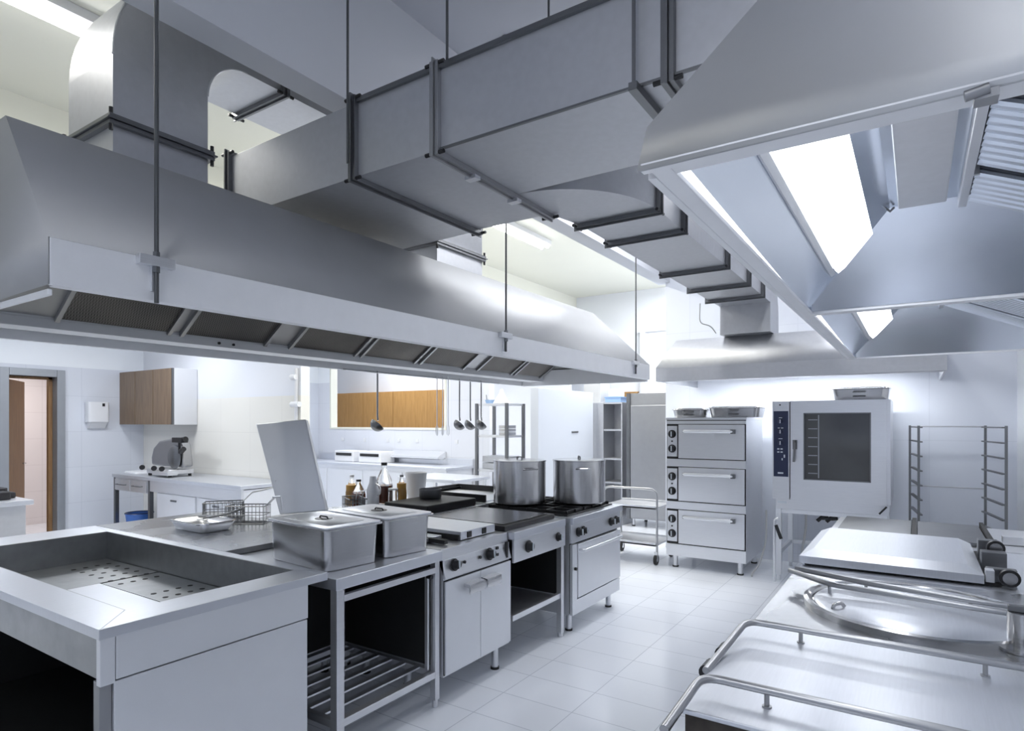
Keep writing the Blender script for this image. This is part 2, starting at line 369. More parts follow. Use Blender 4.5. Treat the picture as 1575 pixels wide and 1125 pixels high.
MB().lathe((-1.12, 3.2, ZC), [(0, -.05), (.03, -.05), (.045, -.03), (.06, -.012), (.06, 0)], 24).build('body', 'white', t)
MB().lathe((-1.12, 3.2, ZC), [(0, -.07), (.02, -.065), (.025, -.05)], 16).build('sensor', 'dark', t)

# ------------------------------------------------------------------ island hood
HX0, HX1, HY0, HY1 = -3.7, -2.2, .78, 5.8
ZF0, ZF1, ZT = 1.97, 2.115, 2.60
RX0, RX1, RY0, RY1 = -3.5, -2.6, .80, 5.36
h = thing('island_extractor_hood', 'long grey stainless canopy hood hanging over the cooking island', 'extractor hood', (-2.95, 3.3, 1.93))
def slopes(mb, b, t, z0, z1):
    (a0, a1, c0, c1), (e0, e1, g0, g1) = b, t
    B = [(a0, c0, z0), (a1, c0, z0), (a1, c1, z0), (a0, c1, z0)]; T = [(e0, g0, z1), (e1, g0, z1), (e1, g1, z1), (e0, g1, z1)]
    for k in range(4):
        j = (k+1) % 4; mb.poly((B[k], B[j], T[j], T[k]))
    mb.poly(T); return mb
slopes(MB(), (HX0, HX1, HY0, HY1), (RX0, RX1, RY0, RY1), ZF1, ZT).poly([(HX0, HY0, 1.95), (HX1, HY0, ZF0), (HX1, HY0, ZF1), (HX0, HY0, ZF1)]).build('canopy', 'hood', h, solid=.004, weld=True)
f = MB()
f.box(HX1-.02, HX1, HY0+.005, HY1, ZF0, ZF1).box(HX0, HX0+.02, HY0, HY1, 1.955, ZF1).box(HX0+.02, HX1-.02, HY0+.006, HY0+.02, ZF0-.03, ZF0-.01).box(HX0+.02, HX1-.02, HY1-.02, HY1, ZF0-.02, ZF1)
f.box(HX1-.05, HX1-.02, HY0+.02, HY1-.02, ZF0, ZF0+.006)
f.build('fascia', 'fascia', h, bevel=.003)
g = MB().box(-3.56, -3.40, HY0+.03, HY1-.03, 1.99, 2.035).box(-3.56, -3.55, HY0+.03, HY1-.03, 2.035, 2.07).box(-3.41, -3.40, HY0+.03, HY1-.03, 2.035, 2.06)
g = g.build('grease_gutter', 'hood2', h, bevel=.002)
for y in (2.05, 2.14): MB().cyl((-3.40, y, 2.012), (-3.392, y, 2.012), .008, n=10).build('screw', 'black', g)
fy = [(1.23, 1.77), (1.82, 2.36), (2.52, 3.09), (3.13, 3.72), (3.77, 4.36), (4.55, 5.13), (5.18, 5.7)]
P0, P1 = Vector((-3.40, 0, 2.05)), Vector((-2.74, 0, 2.50))
for a, b in fy:
    fo = MB().slab([(P0.x, a+.02, P0.z), (P0.x, b-.02, P0.z), (P1.x, b-.02, P1.z), (P1.x, a+.02, P1.z)], .012).build('grease_filter', 'filt', h)
    q = MB()
    for (y0, y1) in ((a, a+.02), (b-.02, b)): q.slab([(P0.x-.004, y0, P0.z-.012), (P0.x-.004, y1, P0.z-.012), (P1.x, y1, P1.z-.004), (P1.x, y0, P1.z-.004)], .02)
    q.each('filter_frame', 'dim', fo)
q = MB()
ed = [.83]+[v for p in fy for v in p]+[5.77]
for a, b in zip(ed[0::2], ed[1::2]):
    q.slab([(P0.x, a, P0.z), (P0.x, b, P0.z), (P1.x, b, P1.z), (P1.x, a, P1.z)], .006)
q.each('filter_divider', 'dim', h)
for y in (1.09, 3.24, 5.40):
    b = MB().box(HX1, HX1+.03, y-.06, y+.06, ZF1-.03, ZF1+.004).box(HX1, HX1+.012, y-.014, y+.014, ZF0+.03, ZF1).build('hanging_bracket', 'steel', h, bevel=.002)
    MB().cyl((HX1+.018, y, ZF1-.05), (HX1+.018, y, ZF1+.02), .012, n=6).build('nut', 'dark', b)
MB().tube([(-3.66, 3.2, 1.955), (-3.66, 5.3, 1.955)], .007).build('utensil_rail', 'steel', h)
def rod(x, y, z0, z1, label, r=.006):
    t = thing('threaded_rod', label, 'rod', (x, y, z0), 'hanging rods')
    MB().cyl((x, y, z0), (x, y, z1-.012), r, n=10).build('rod', 'rod', t)
    MB().cyl((x, y, z1-.012), (x, y, z1), .03, n=16).build('ceiling_anchor', 'dark', t)
rod(HX1+.018, 1.09, 1.96, ZC, 'dark threaded rod holding the near left end of the island hood', .0075)
rod(HX1+.018, 3.24, 2.0, ZC, 'thin rod holding the middle of the island hood')
rod(HX1+.018, 5.40, 2.0, ZC, 'thin rod holding the far end of the island hood')

# ------------------------------------------------------------------ ducts
def ring(mb, ax, p, lo, hi, w=.03, t=.03):
    """flange ring around a rectangular duct; ax axis of travel at p; lo/hi: 2 coords"""
    (a0, b0), (a1, b1) = lo, hi
    for (u0, u1, v0, v1) in ((a0-t, a1+t, b0-t, b0), (a0-t, a1+t, b1, b1+t), (a0-t, a0, b0, b1), (a1, a1+t, b0, b1)):
        if ax == 'x': mb.box(p-w/2, p+w/2, u0, u1, v0, v1)
        if ax == 'y': mb.box(u0, u1, p-w/2, p+w/2, v0, v1)
        if ax == 'z': mb.box(u0, u1, v0, v1, p-w/2, p+w/2)
    return mb
def flange(t, ax, p, lo, hi, mat='dark', bolts=True):
    mb = MB(); ring(mb, ax, p-.014, lo, hi, .018, .024); ring(mb, ax, p+.014, lo, hi, .018, .024); ring(mb, ax, p, lo, hi, .008, .034)
    f = mb.build('flange', mat, t, bevel=.001)
    if bolts:
        b = MB(); (a0, b0), (a1, b1) = lo, hi
        for u in (a0-.014, a1+.014):
            for v in (b0-.014, b1+.014):
                c = {'x': ((p-.05, u, v), (p+.05, u, v)), 'y': ((u, p-.05, v), (u, p+.05, v)), 'z': ((u, v, p-.05), (u, v, p+.05))}[ax]
                b.cyl(c[0], c[1], .009, n=8)
        b.each('bolt', 'black', f)
    return f
# curved riser at the near end of the hood
EX0, EX1 = -3.45, -3.0
t = thing('curved_exhaust_duct', 'large duct rising from the island hood into a rounded elbow, top left', 'duct', (-3.2, 1.5, 2.6))
MB().box(EX0, EX1, 1.31, 1.75, 2.60, 3.2).build('riser', 'galv', t)
cy, cz, ri, ro = 1.97, 3.2, .22, .66
prof = [(cy-ro*math.cos(a), cz+ro*math.sin(a)) for a in [k/16*PI/2 for k in range(17)]]
inn = [(cy-ri*math.cos(a), cz+ri*math.sin(a)) for a in [k/16*PI/2 for k in range(16, -1, -1)]]
MB().prism([(EX0, y, z) for y, z in prof+inn], (EX1-EX0, 0, 0)).build('elbow', 'galv', t)
MB().box(EX0, EX1, cy, 3.45, cz+ri, cz+ro).box(EX0, EX1, 3.0, 3.45, cz+ro, ZC).build('run', 'galv', t)
MB().tube([(EX1, a[0], a[1]) for a in prof], .006, n=6).build('seam', 'steel', t); MB().tube([(EX1, a[0], a[1]) for a in inn], .005, n=6).build('seam', 'steel', t)
flange(t, 'z', 2.90, (EX0, 1.31), (EX1, 1.75)); flange(t, 'y', 2.20, (EX0, cz+ri), (EX1, cz+ro))
# second riser
t = thing('duct_riser', 'short square duct rising from the middle of the island hood', 'duct', (-3.22, 3.8, 2.6))
MB().box(EX0, EX1, 3.53, 4.10, 2.60, 3.12).build('riser', 'galv', t); flange(t, 'z', 2.90, (EX0, 3.53), (EX1, 4.10))
MB().prism([(EX0, 3.06, 2.75), (EX0, 3.53, 2.98), (EX0, 3.53, 3.12), (EX0, 3.06, 3.12)], (EX1-EX0, 0, 0)).build('offset_piece', 'galv', t)
# main crossing duct
Z0, Z1 = 2.70, 3.05
t = thing('crossing_exhaust_duct', 'wide galvanised duct crossing the room high up from left to right', 'duct', (-1.2, 2.4, Z0))
MB().prism([(-3.27, 2.02, Z0), (-2.2, 2.0, Z0), (-2.2, 2.97, Z0), (-3.27, 3.03, Z0)], (0, 0, Z1-Z0)).build('left_section', 'galv', t, bevel=.003)
MB().box(-2.2, -1.7, 2.0, 2.95, Z0, Z1).build('short_section', 'galv', t, bevel=.003)
MB().box(-1.7, .45, 2.0, 2.6, Z0, Z1).build('long_section', 'galv', t, bevel=.003)
flange(t, 'x', -2.2, (2.0, Z0), (2.96, Z1)); flange(t, 'x', -1.7, (2.0, Z0), (2.95, Z1), 'dim'); flange(t, 'x', -.69, (2.0, Z0), (2.6, Z1)); flange(t, 'x', -3.24, (2.02, Z0), (3.0, Z1))
MB().box(-1.7, .45, 1.985, 2.0, Z1-.01, Z1+.012).box(-2.2, -1.7, 1.985, 2.0, Z1-.01, Z1+.012).box(-1.7, .45, 1.988, 2.0, Z0-.002, Z0+.006).each('seam_strip', 'dark', t)
MB().box(-.815, -.785, 1.95, 2.22, Z0-.03, Z0-.002).box(-.805, -.795, 1.955, 1.965, Z0-.02, Z1+.9).build('support_bracket', 'dark', t)
q = MB()
for y in (2.25, 2.6): q.box(-1.73, -1.67, y-.02, y+.02, Z0-.04, Z0-.024)
q.each('clip', 'steel', t)
rod(-2.2, 1.955, Z1-.3, ZC, 'rod at the near corner of the crossing duct, left of the others'); rod(-1.62, 1.97, Z1, ZC, 'rod above the second seam of the crossing duct')
rod(-1.72, 2.98, Z1-.2, ZC, 'short looking rod behind the crossing duct with its top anchor in view')
# branch duct
bx0, bx1 = -1.64, -1.17
t = thing('branch_duct', 'stepped rectangular duct running from the crossing duct toward the oven hood', 'duct', (-1.4, 5, Z0))
arc = [(-1.7+.53*math.sin(a), 3.2-.6*math.cos(a)) for a in [k/14*PI/2 for k in range(15)]]
MB().prism([(x, y, Z0) for x, y in arc]+[(bx0, 3.2, Z0), (-1.69, 2.96, Z0)], (0, 0, .30)).build('bend', 'galv', t)
segs = [(3.2, 3.62), (3.62, 4.62), (4.62, 5.3), (5.3, 5.85), (5.85, 6.25)]
for i, (a, b) in enumerate(segs):
    MB().box(bx0, bx1, a, b, Z0, 3.0).build('duct_section', 'galv', t, bevel=.002)
    flange(t, 'y', a, (bx0, Z0), (bx1, 3.0), bolts=(i < 3))
pe = [(6.25+.42*math.sin(a), 2.58+.42*math.cos(a)) for a in [k/10*PI/2 for k in range(11)]]
MB().prism([(bx0, y, z) for y, z in pe]+[(bx0, 6.67, 2.42), (bx0, 6.25, 2.42)], (bx1-bx0, 0, 0)).build('drop_bend', 'galv', t)
MB().tube([(-1.72, 5.85, 2.68), (-1.74, 5.9, 2.5), (-1.66, 6.0, 2.48), (-1.64, 6.1, 2.42)], .005, fillet=.05).build('cable', 'hose', t)

# ------------------------------------------------------------------ back hood over the ovens
t = thing('oven_extractor_hood', 'shallow stainless hood on the back wall above the ovens', 'extractor hood', (-1.0, 6.7, 1.97))
bx = (-2.22, .2, 6.02, YO); bt = (-2.14, .14, 6.42, YO-.02)
slopes(MB(), bx, bt, 2.10, 2.42).build('canopy', 'galv', t, solid=.004, weld=True)
MB().box(-2.22, .2, 6.02, 6.04, 1.965, 2.10).box(-2.22, -2.2, 6.04, YO-.005, 1.965, 2.10).box(.18, .2, 6.04, YO-.005, 1.965, 2.10).build('fascia', 'galv', t, bevel=.003)
MB().box(-2.2, .18, 6.25, 6.3, 1.975, 2.05).box(-2.2, .18, 6.3, 6.75, 2.05, 2.06).build('inner_channel', 'steel', t)
MB().box(-1.95, -.05, 6.81, 6.89, 2.04, 2.07).build('glow_strip', 'lamp', t)

# ------------------------------------------------------------------ right hood (two bays)
t = thing('wall_extractor_hood', 'big bright stainless hood overhead at right with lit lamps and louvred filters', 'extractor hood', (.2, 2.8, 1.97))
RX, RYa, RYb, RXE = -.39, .97, 4.66, XR-.005
zr, zf, zt = 1.97, 2.06, 2.62
ix, iy = .40, .32
FA, FB, FC, FD = (RX, RYa, zr), (RXE, RYa, zr), (RXE, RYa+iy, zt), (RX+ix, RYa+iy, zt)
FE = (RX, RYa+iy*(zf-zr)/(zt-zr), zf)
G1, G2, G3, G4 = (RX, RYb, zf), (RXE, RYb, zf), (RXE, RYb-.3, zt), (RX+ix, RYb-.3, zt)
MB().poly((FA, FB, FC, FD, FE), (FE, FD, G4, G1), (G1, G4, G3, G2), (FD, FC, G3, G4)).build('canopy', 'hood2', t, solid=.004, weld=True)
MB().box(RX, RX+.016, RYa+.05, RYb, zr, zf).box(RX+.004, RXE, RYa+.004, RYa+.02, zr-.002, zr+.012).box(RX+.016, RXE, RYb-.016, RYb, zr, zf).box(RX+.016, RX+.05, RYa+.016, RYb-.016, zr, zr+.012).box(RX+.05, RXE, RYa+.016, RYa+.05, zr, zr+.012).build('fascia', 'fascia', t, bevel=.002)
Zi = 2.25
for (ya, yb) in ((RYa+.05, 2.63), (2.69, RYb-.02)):
    xa = RX+.03; xt = -.075
    L = MB()
    yt = ya+.15 if ya < 2 else ya+.02
    L.slab([(xa, ya, zr+.01), (xa, yb, zr+.01), (xt, yb-.28, Zi), (xt, yt, Zi)], -.004)          # left slope
    L.slab([(xa, yb, zr+.01), (RXE-.02, yb, zr+.01), (RXE-.02, yb-.28, Zi), (xt, yb-.28, Zi)], -.004)    # end slope
    L.slab([(xt, yt, Zi), (xt, yb-.28, Zi), (.13, yb-.28, Zi), (.13, yt, Zi)], -.004)                  # flat top
    L.slab([(xa, ya, zr+.01), (xt, yt, Zi), (.6, yt, Zi), (.6, ya, zr+.01)], -.004)
    L.build('bay_lining', 'bright', t, smooth=False)
    MB().box(-.05, .075, yt+.03, yb-.34, Zi-.028, Zi-.004).build('cover_plate', 'galv', t, bevel=.004)
    # lamp in the slope
    def onslope(x, y, o): return (x+o*.69, y, zr+.01+(x-xa)*(Zi-zr-.01)/(xt-xa)-o*.72)
    MB().prism([onslope(-.245, yt, .006), onslope(-.245, yb-.20, .006), onslope(-.225, yb-.19, .006), onslope(-.137, yb-.27, .006), onslope(-.137, yt, .006)], (.01, 0, -.011)).build('lamp_diffuser', 'lamp', t)
    q = MB().prism([onslope(-.262, yt, .004), onslope(-.262, yb-.2, .004), onslope(-.25, yb-.2, .004), onslope(-.25, yt, .004)], (.008, 0, -.008))
    q.build('lamp_frame', 'steel', t)
    MB().prism([onslope(xa+.003, ya+.03, .004), onslope(xa+.022, ya+.03, .004), onslope(xa+.006, yb-.10, .004), onslope(xa+.003, yb-.10, .004)], (.003, 0, -.004)).build('glow_strip', 'lamp', t)  # added glowing strip stands for the bright reflection along the lip
    # louvred filters
    n = 26; y0, y1 = yt+.01, yb-.30
    A, B = Vector((.135, 0, Zi-.01)), Vector((.62, 0, 2.02))
    MB().slab([(A.x, y0, A.z+.015), (A.x, y1, A.z+.015), (B.x, y1, B.z+.015), (B.x, y0, B.z+.015)], .004).build('filter_back', 'dark', t, smooth=False)
    k = 0; y = y0
    fo = None
    while y < y1-.03:
        if k % 9 == 0:
            fo = MB().box(A.x-.008, A.x+.006, y, y+.012, A.z-.02, A.z+.01).build('filter_frame', 'steel', t); q = MB()
        q.tube([(A.x, y+.025, A.z-.008), (B.x, y+.025, B.z-.008)], .0135, n=10)
        y += .043; k += 1
        if k % 9 == 0: q.build('louvre', 'bright', fo); q = None; y += .06
    if q: q.build('louvre', 'bright', fo)
    MB().box(B.x-.02, RXE-.02, ya, yb-.02, 1.975, 2.03).box(A.x-.03, A.x-.008, yt+.01, yb-.28, Zi-.035, Zi).build('grease_gutter', 'steel', t, bevel=.002)
MB().box(RX+.016, RXE-.02, 2.635, 2.685, zr, zr+.03).build('bay_divider', 'fascia', t, bevel=.002)
MB().cyl((.05, RYa-.006, 1.962), (.075, RYa-.006, 1.966), .007, n=12).box(.06, .085, RYa-.006, RYa+.02, 1.955, 1.966).build('latch', 'dim', t)
MB().tube([(-.083, 2.34, 2.245), (-.073, 2.33, 2.232), (-.063, 2.34, 2.245)], .004).build('lifting_eye', 'dark', t)
area('hood_lamp_light', (-.17, 1.72, 2.09), .10, 1.1, 2.4, COOL, (0, -.82, 0)); area('hood_lamp_light', (-.17, 3.5, 2.09), .10, 1.2, 2.4, COOL, (0, -.82, 0))

# ------------------------------------------------------------------ helpers for equipment
def feet(t, pts, h, r=.02, name='leg', mat='steel'):
    for (x, y) in pts:
        l = MB().cyl((x, y, .012), (x, y, h), r, n=16).build(name, mat, t); MB().cyl((x, y, 0), (x, y, .014), r*1.25, n=16).build('foot', 'rubber', l)
def knob(t, p, ax, r=.026, d=.035, name='knob', mat='black'):
    r *= 1.15
    p = Vector(p); a = Vector(ax)
    k = MB().cyl(p, p+a*.006, r*1.25, n=20).cyl(p+a*.006, p+a*d, r, r*.82, n=20)
    q = k.build(name, mat, t, bevel=.001)
    side = a.cross(Vector((0, 0, 1)))
    c = p+a*(d+.003); MB().box(c.x-abs(side.x)*.004-abs(a.x)*.004, c.x+abs(side.x)*.004+abs(a.x)*.004, c.y-abs(side.y)*.004-abs(a.y)*.004, c.y+abs(side.y)*.004+abs(a.y)*.004, c.z-r*.8, c.z+r*.8).build('pointer', 'marks', q)
    return q

# ------------------------------------------------------------------ bain marie at the near end of the island
t = thing('bain_marie_counter', 'stainless counter with a sunken rectangular well at the near left end of the island', 'counter', (-3.3, 1.4, 0))
X0, X1, Y0, Y1, ZTp = -4.45, -2.2, .92, 1.84, .88
wx0, wx1, wy0, wy1, wz = -4.16, -2.36, 1.07, 1.785, .70
# rim top as four slabs mitred
rim = MB()
def ringtop(mb, o, i, z, th):
    O = [(o[0], o[2], z), (o[1], o[2], z), (o[1], o[3], z), (o[0], o[3], z)]; I = [(i[0], i[2], z), (i[1], i[2], z), (i[1], i[3], z), (i[0], i[3], z)]
    for k in range(4):
        j = (k+1) % 4; mb.prism([O[k], O[j], I[j], I[k]], (0, 0, -th))
ringtop(rim, (X0, X1, Y0, Y1), (wx0, wx1, wy0, wy1), ZTp, .035)
rim.build('counter_rim', 'top', t, bevel=.002)
w = MB()
w.box(wx0+.001, wx0+.005, wy0+.005, wy1-.005, wz, ZTp-.002).box(wx1-.005, wx1-.001, wy0+.005, wy1-.005, wz, ZTp-.002).box(wx0+.001, wx1-.001, wy0+.001, wy0+.005, wz, ZTp-.002).box(wx0+.001, wx1-.001, wy1-.005, wy1-.001, wz, ZTp-.002).box(wx0, wx1, wy0, wy1, wz-.01, wz-.006)
w = w.build('well', 'well', t)
pl = MB().box(wx0+.01, wx0+.62, wy0+.01, wy1-.01, wz+.012, wz+.016).box(wx0+.64, wx1-.01, wy1-.30, wy1-.01, wz+.012, wz+.016).build('perforated_tray', 'well', t, bevel=.001)
ho = MB()
for i in range(13):
    for j in range(4):
        if i in (6, 7): continue
        ho.cyl((wx0+.18+i*.11, wy1-.07-j*.06, wz+.0155), (wx0+.18+i*.11, wy1-.07-j*.06, wz+.0172), .013, n=12)
ho.build('drain_hole', 'inside', pl)['kind'] = 'stuff'
MB().box(wx0+.64, wx1-.01, wy0+.01, wy1-.31, wz+.008, wz+.02).build('flat_tray', 'top', t, bevel=.003)
for x in (-4.0, -3.3, -3.1): MB().cyl((x, wy0+.55, .80), (x, wy0+.56, .80), .006, n=8)
a = MB().box(X0+.02, X1-.02, Y0+.02, Y0+.035, .70, .846).box(X0+.02, X0+.04, Y0+.035, Y1-.02, .70, .846)
a.build('apron', 'well', t, bevel=.002)  # same darkened steel, its dark reflection put into the colour
MB().box(X1-.035, X1-.008, Y0+.006, Y0+.052, .69, .845).build('corner_strip', 'panel', t, bevel=.002)
MB().box(X1-.035, X1-.008, Y0+.054, Y1-.10, .70, .845).build('end_apron', 'panel', t, bevel=.002)
MB().box(X1-.05, X1-.012, Y0+.05, Y1-.10, .02, .694).build('end_panel', 'panel', t, bevel=.003)
MB().box(X1-.30, X1-.06, Y1-.14, Y1-.11, .02, .69).box(X0+.04, X1-.3, Y1-.14, Y1-.11, .02, .69).box(X0+.04, X0+.06, Y0+.05, Y1-.14, .02, .69).box(X0+.06, X1-.06, Y0+.05, Y1-.14, .03, .05).box(X0+.05, X1-.06, Y0+.06, Y1-.14, .685, .695).each('inner_lining', 'inside', t)  # black sheets carry the deep shade under the counter
for (x, y) in ((X1-.045, Y0+.028), (X0+.08, Y0+.04)): MB().box(x-.02, x+.02, y-.018, y+.02, 0, .70).build('leg', 'dim', t, bevel=.002)
# work surface behind the well, part of the island
t = thing('island_worktop', 'stainless worktop between the sunken well and the fryer on the island', 'worktop', (-3.6, 2.2, 0))
MB().box(-4.45, -3.0, 1.845, 2.62, .845, .88).build('top', 'topdirt', t, bevel=.002)
MB().box(-4.43, -3.02, 1.87, 2.60, .12, .84).build('cabinet_body', 'panel', t)
feet(t, [(-4.38, 1.92), (-3.08, 1.92), (-4.38, 2.55), (-3.08, 2.55)], .13)
t = thing('shallow_tray', 'small shallow rectangular steel tray with a ladle, behind the sunken well', 'tray', (-3.75, 2.17, .88))
MB().rbox(-3.94, -3.56, 2.04, 2.27, .882, .935, .04, .02, openz=True).build('tray_body', 'steel', t, solid=.003)
MB().tube([(-3.90, 2.035, .936), (-3.60, 2.035, .936), (-3.555, 2.08, .936), (-3.555, 2.23, .936), (-3.60, 2.275, .936), (-3.90, 2.275, .936), (-3.945, 2.23, .936), (-3.945, 2.08, .936), (-3.90, 2.035, .936)], .006, n=8).build('rim', 'polish', t)
t = thing('small_skimmer', 'small utensil with a slanting handle lying in the shallow tray', 'utensil', (-3.6, 2.2, .94))
MB().tube([(-3.72, 2.14, .95), (-3.62, 2.22, .97), (-3.54, 2.30, 1.01)], .007, fillet=.05).build('handle', 'dark', t)
MB().lathe((-3.71, 2.13, .942), [(0, 0), (.03, .003), (.04, .012)], 20).build('head', 'steel', t)

# ------------------------------------------------------------------ open table with shelf rails
t = thing('open_steel_table', 'open framed stainless table with slatted lower shelf carrying the food containers', 'table', (-2.6, 2.2, 0))
a, b = 1.865, 2.57
MB().box(-2.99, -2.16, a-.01, b+.02, .795, .85).build('tabletop', 'top', t, bevel=.004)
MB().box(-2.20, -2.17, a+.045, b-.03, .735, .765).build('front_rail', 'steel', t, bevel=.002)
for (x, y, s) in ((-2.195, a+.025, .022), (-2.195, b-.005, .018), (-2.93, a+.025, .02), (-2.93, b-.005, .02)):
    MB().box(x-s, x+s, y-s, y+s, .04, .795).cyl((x, y, .0), (x, y, .05), s*.9, n=14).build('leg', 'steel', t, bevel=.002)
MB().box(-2.215, -2.175, a+.045, b-.025, .165, .20).box(-2.95, -2.91, a+.045, b-.025, .165, .20).box(-2.91, -2.215, a+.005, a+.035, .165, .20).box(-2.91, -2.215, b-.02, b+.01, .165, .20).build('shelf_frame', 'steel', t, bevel=.002)
for k in range(6):
    x = -2.31-k*.105; MB().box(x-.018, x+.018, a+.035, b-.02, .19, .20).build('shelf_slat', 'steel', t, bevel=.001)
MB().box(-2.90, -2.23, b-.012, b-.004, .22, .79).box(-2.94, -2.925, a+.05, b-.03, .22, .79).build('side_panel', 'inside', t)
MB().box(-2.225, -2.205, b-.055, b-.04, .21, .74).build('upright_bar', 'steel', t, bevel=.001)
MB().cyl((-2.20, b-.06, .72), (-2.17, b-.06, .72), .012, n=12).build('catch', 'black', t)
# food containers
def gn(x, y, rz, label, z=.85):
    t = thing('food_container', label, 'container', (0, 0, 0), 'lidded food containers')
    MB().rbox(-.255, .255, -.16, .16, 0, .195, .045, .008, 6).build('pan_body', 'polish', t, bevel=.006)
    MB().rbox(-.27, .27, -.175, .175, .193, .199, .03).build('pan_rim', 'polish', t, bevel=.001)
    l = MB().rbox(-.262, .262, -.167, .167, .199, .208, .03).rbox(-.2, .2, -.11, .11, .208, .211, .03, -.004).build('lid', 'top', t, bevel=.002)
    MB().lathe((0, 0, .2105), [(0, .003), (.042, .003), (.046, 0)], 24).build('handle_recess', 'black', l)
    MB().tube([(-.035, 0, .212), (-.03, 0, .222), (.03, 0, .222), (.035, 0, .212)], .004, n=8, fillet=.006).build('lid_handle', 'black', l)
    t.location = (x, y, z); t.rotation_euler = (0, 0, rz); return t
g1 = gn(-2.52, 2.082, -.10, 'nearer lidded steel food container on the open table, left of its twin')
dup(g1, (-2.50, 2.447, .85), -.10, 'farther lidded steel food container on the open table, beside the control knobs')

# ------------------------------------------------------------------ fryer with raised lid on the back row
t = thing('deep_fryer', 'fryer on the back of the island with its thick grey lid standing open', 'fryer', (-3.4, 2.95, 0))
MB().box(-3.85, -3.0, 2.64, 3.3, .12, .85).build('body', 'panel', t)
MB().box(-3.86, -2.99, 2.63, 3.31, .85, .88).build('top', 'topdirt', t, bevel=.003)
feet(t, [(-3.8, 2.7), (-3.05, 2.7), (-3.8, 3.25), (-3.05, 3.25)], .13)
# lid: slab leaning
def P(px, py, dpt):
    u = (px-787.5)/945; v = (650-py)/945
    return Vector(((-.5505+.8348*u)*dpt, (.8348+.5505*u)*dpt, 1.55+v*dpt))
c = [P(430, 792, 4.05), P(502, 786, 4.05), P(470, 645, 4.15), P(393, 652, 4.15)]
MB().slab(c, -.055).build('open_lid', 'panel', t, bevel=.008, label='thick grey lid standing open')
q = MB()
for px, py in ((418, 705), (424, 740)): p = P(px, py, 4.02); q.tube([p, p+Vector((.04, -.03, .0))], .005)
q.tube([P(420, 765, 4.0), P(432, 764, 3.9), P(434, 785, 3.9)], .006)
q.build('hinge', 'steel', t)
def basket(c, rz, label, s=1.):
    t = thing('frying_basket', label, 'basket', (0, 0, 0), 'wire frying baskets')
    m = MB(); L, Wd, H = .26*s, .13*s, .12*s
    for z in (0, H/2, H): m.tube([(-L/2, -Wd/2, z), (L/2, -Wd/2, z), (L/2, Wd/2, z), (-L/2, Wd/2, z), (-L/2, -Wd/2, z)], .004 if z == H else .0028, n=6)
    for k in range(11):
        x = -L/2+L*k/10; m.tube([(x, -Wd/2, H), (x, -Wd/2, 0), (x, Wd/2, 0), (x, Wd/2, H)], .002, n=5)
    for k in range(1, 6):
        y = -Wd/2+Wd*k/6; m.tube([(-L/2, y, H), (-L/2, y, 0), (L/2, y, 0), (L/2, y, H)], .002, n=5)
    m.build('wire_mesh', 'dark', t)
    MB().tube([(L/2, -.02, H), (L/2+.06, -.02, H+.06), (L/2+.2, -.0, H+.09), (L/2+.06, .02, H+.06), (L/2, .02, H)], .004, n=6).build('handle', 'steel', t)
    t.location = c; t.rotation_euler = (0, 0, rz); return t
b1 = basket((-3.72, 2.45, .883), .6, 'wire basket left of the open fryer lid', .95)
dup(b1, (-4.02, 2.46, .883), .9, 'wire basket farthest left, beyond the shallow tray')
dup(b1, (-3.45, 3.13, .883), -.5, 'wire basket right behind the open fryer lid')

# ------------------------------------------------------------------ fryer cabinet with two doors
t = thing('griddle_cabinet', 'stainless cooking unit on the island front with two doors and black knobs', 'cooker', (-2.55, 2.93, 0))
xf, a, b = -2.15, 2.60, 3.25
MB().box(-2.95, xf-.016, a, b, .15, .79).build('body', 'panel', t)
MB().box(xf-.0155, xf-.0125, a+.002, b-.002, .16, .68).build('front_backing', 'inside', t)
MB().prism([(xf-.012, a, .685), (xf+.002, a, .69), (xf-.03, a, .82), (xf-.03, a, .85), (-2.95, a, .85), (-2.95, a, .79), (xf-.05, a, .79)], (0, b-a, 0)).build('control_panel', 'steel', t, bevel=.002)
for (y0, y1) in ((a+.004, (a+b)/2-.002), ((a+b)/2+.002, b-.004)):
    d = MB().box(xf-.012, xf, y0, y1, .165, .675).build('door', 'panel', t, bevel=.002)
    yh = (y1-.16, y1-.01) if y0 < 2.8 else (y0+.005, y0+.15)
    MB().prism([(xf, yh[0], .635), (xf+.045, yh[0], .63), (xf+.05, yh[0], .60), (xf+.042, yh[0], .575), (xf+.036, yh[0], .61), (xf, yh[0], .615)], (0, yh[1]-yh[0], 0)).build('door_handle', 'polish', d, bevel=.002)
knob(t, (xf-.006, 2.685, .755), (1, 0, .15), .024, .034); knob(t, (xf-.006, 3.02, .755), (1, 0, .15), .026, .036)
for y in (2.78, 2.93): MB().cyl((xf-.01, y, .752), (xf-.002, y, .752), .009, n=10).build('indicator', 'black', t)
for z in (.735, .775): MB().box(xf-.014, xf-.006, 3.10, 3.122, z-.008, z+.008).build('switch', 'black', t)
MB().box(xf-.012, xf+.001, 3.195, 3.215, .70, .80).build('panel_joint', 'black', t)
feet(t, [(-2.22, 3.17), (-2.50, 2.68), (-2.85, 3.17), (-2.85, 2.68)], .155, .022)
# top of the unit: covers
MB().box(-2.93, -2.24, 2.85, 3.20, .856, .905).build('raised_cover', 'top', t, bevel=.003)
MB().box(-2.93, -2.36, 2.66, 2.82, .856, .88).build('low_cover', 'top', t, bevel=.003)
q = MB()
for y in (2.93, 3.08): q.box(-2.242, -2.235, y-.02, y+.02, .862, .898)
q.box(-2.6, -2.25, 2.838, 2.85, .856, .885).box(-2.42, -2.24, 2.70, 2.73, .856, .88)
q.each('vent_slot', 'inside', t)

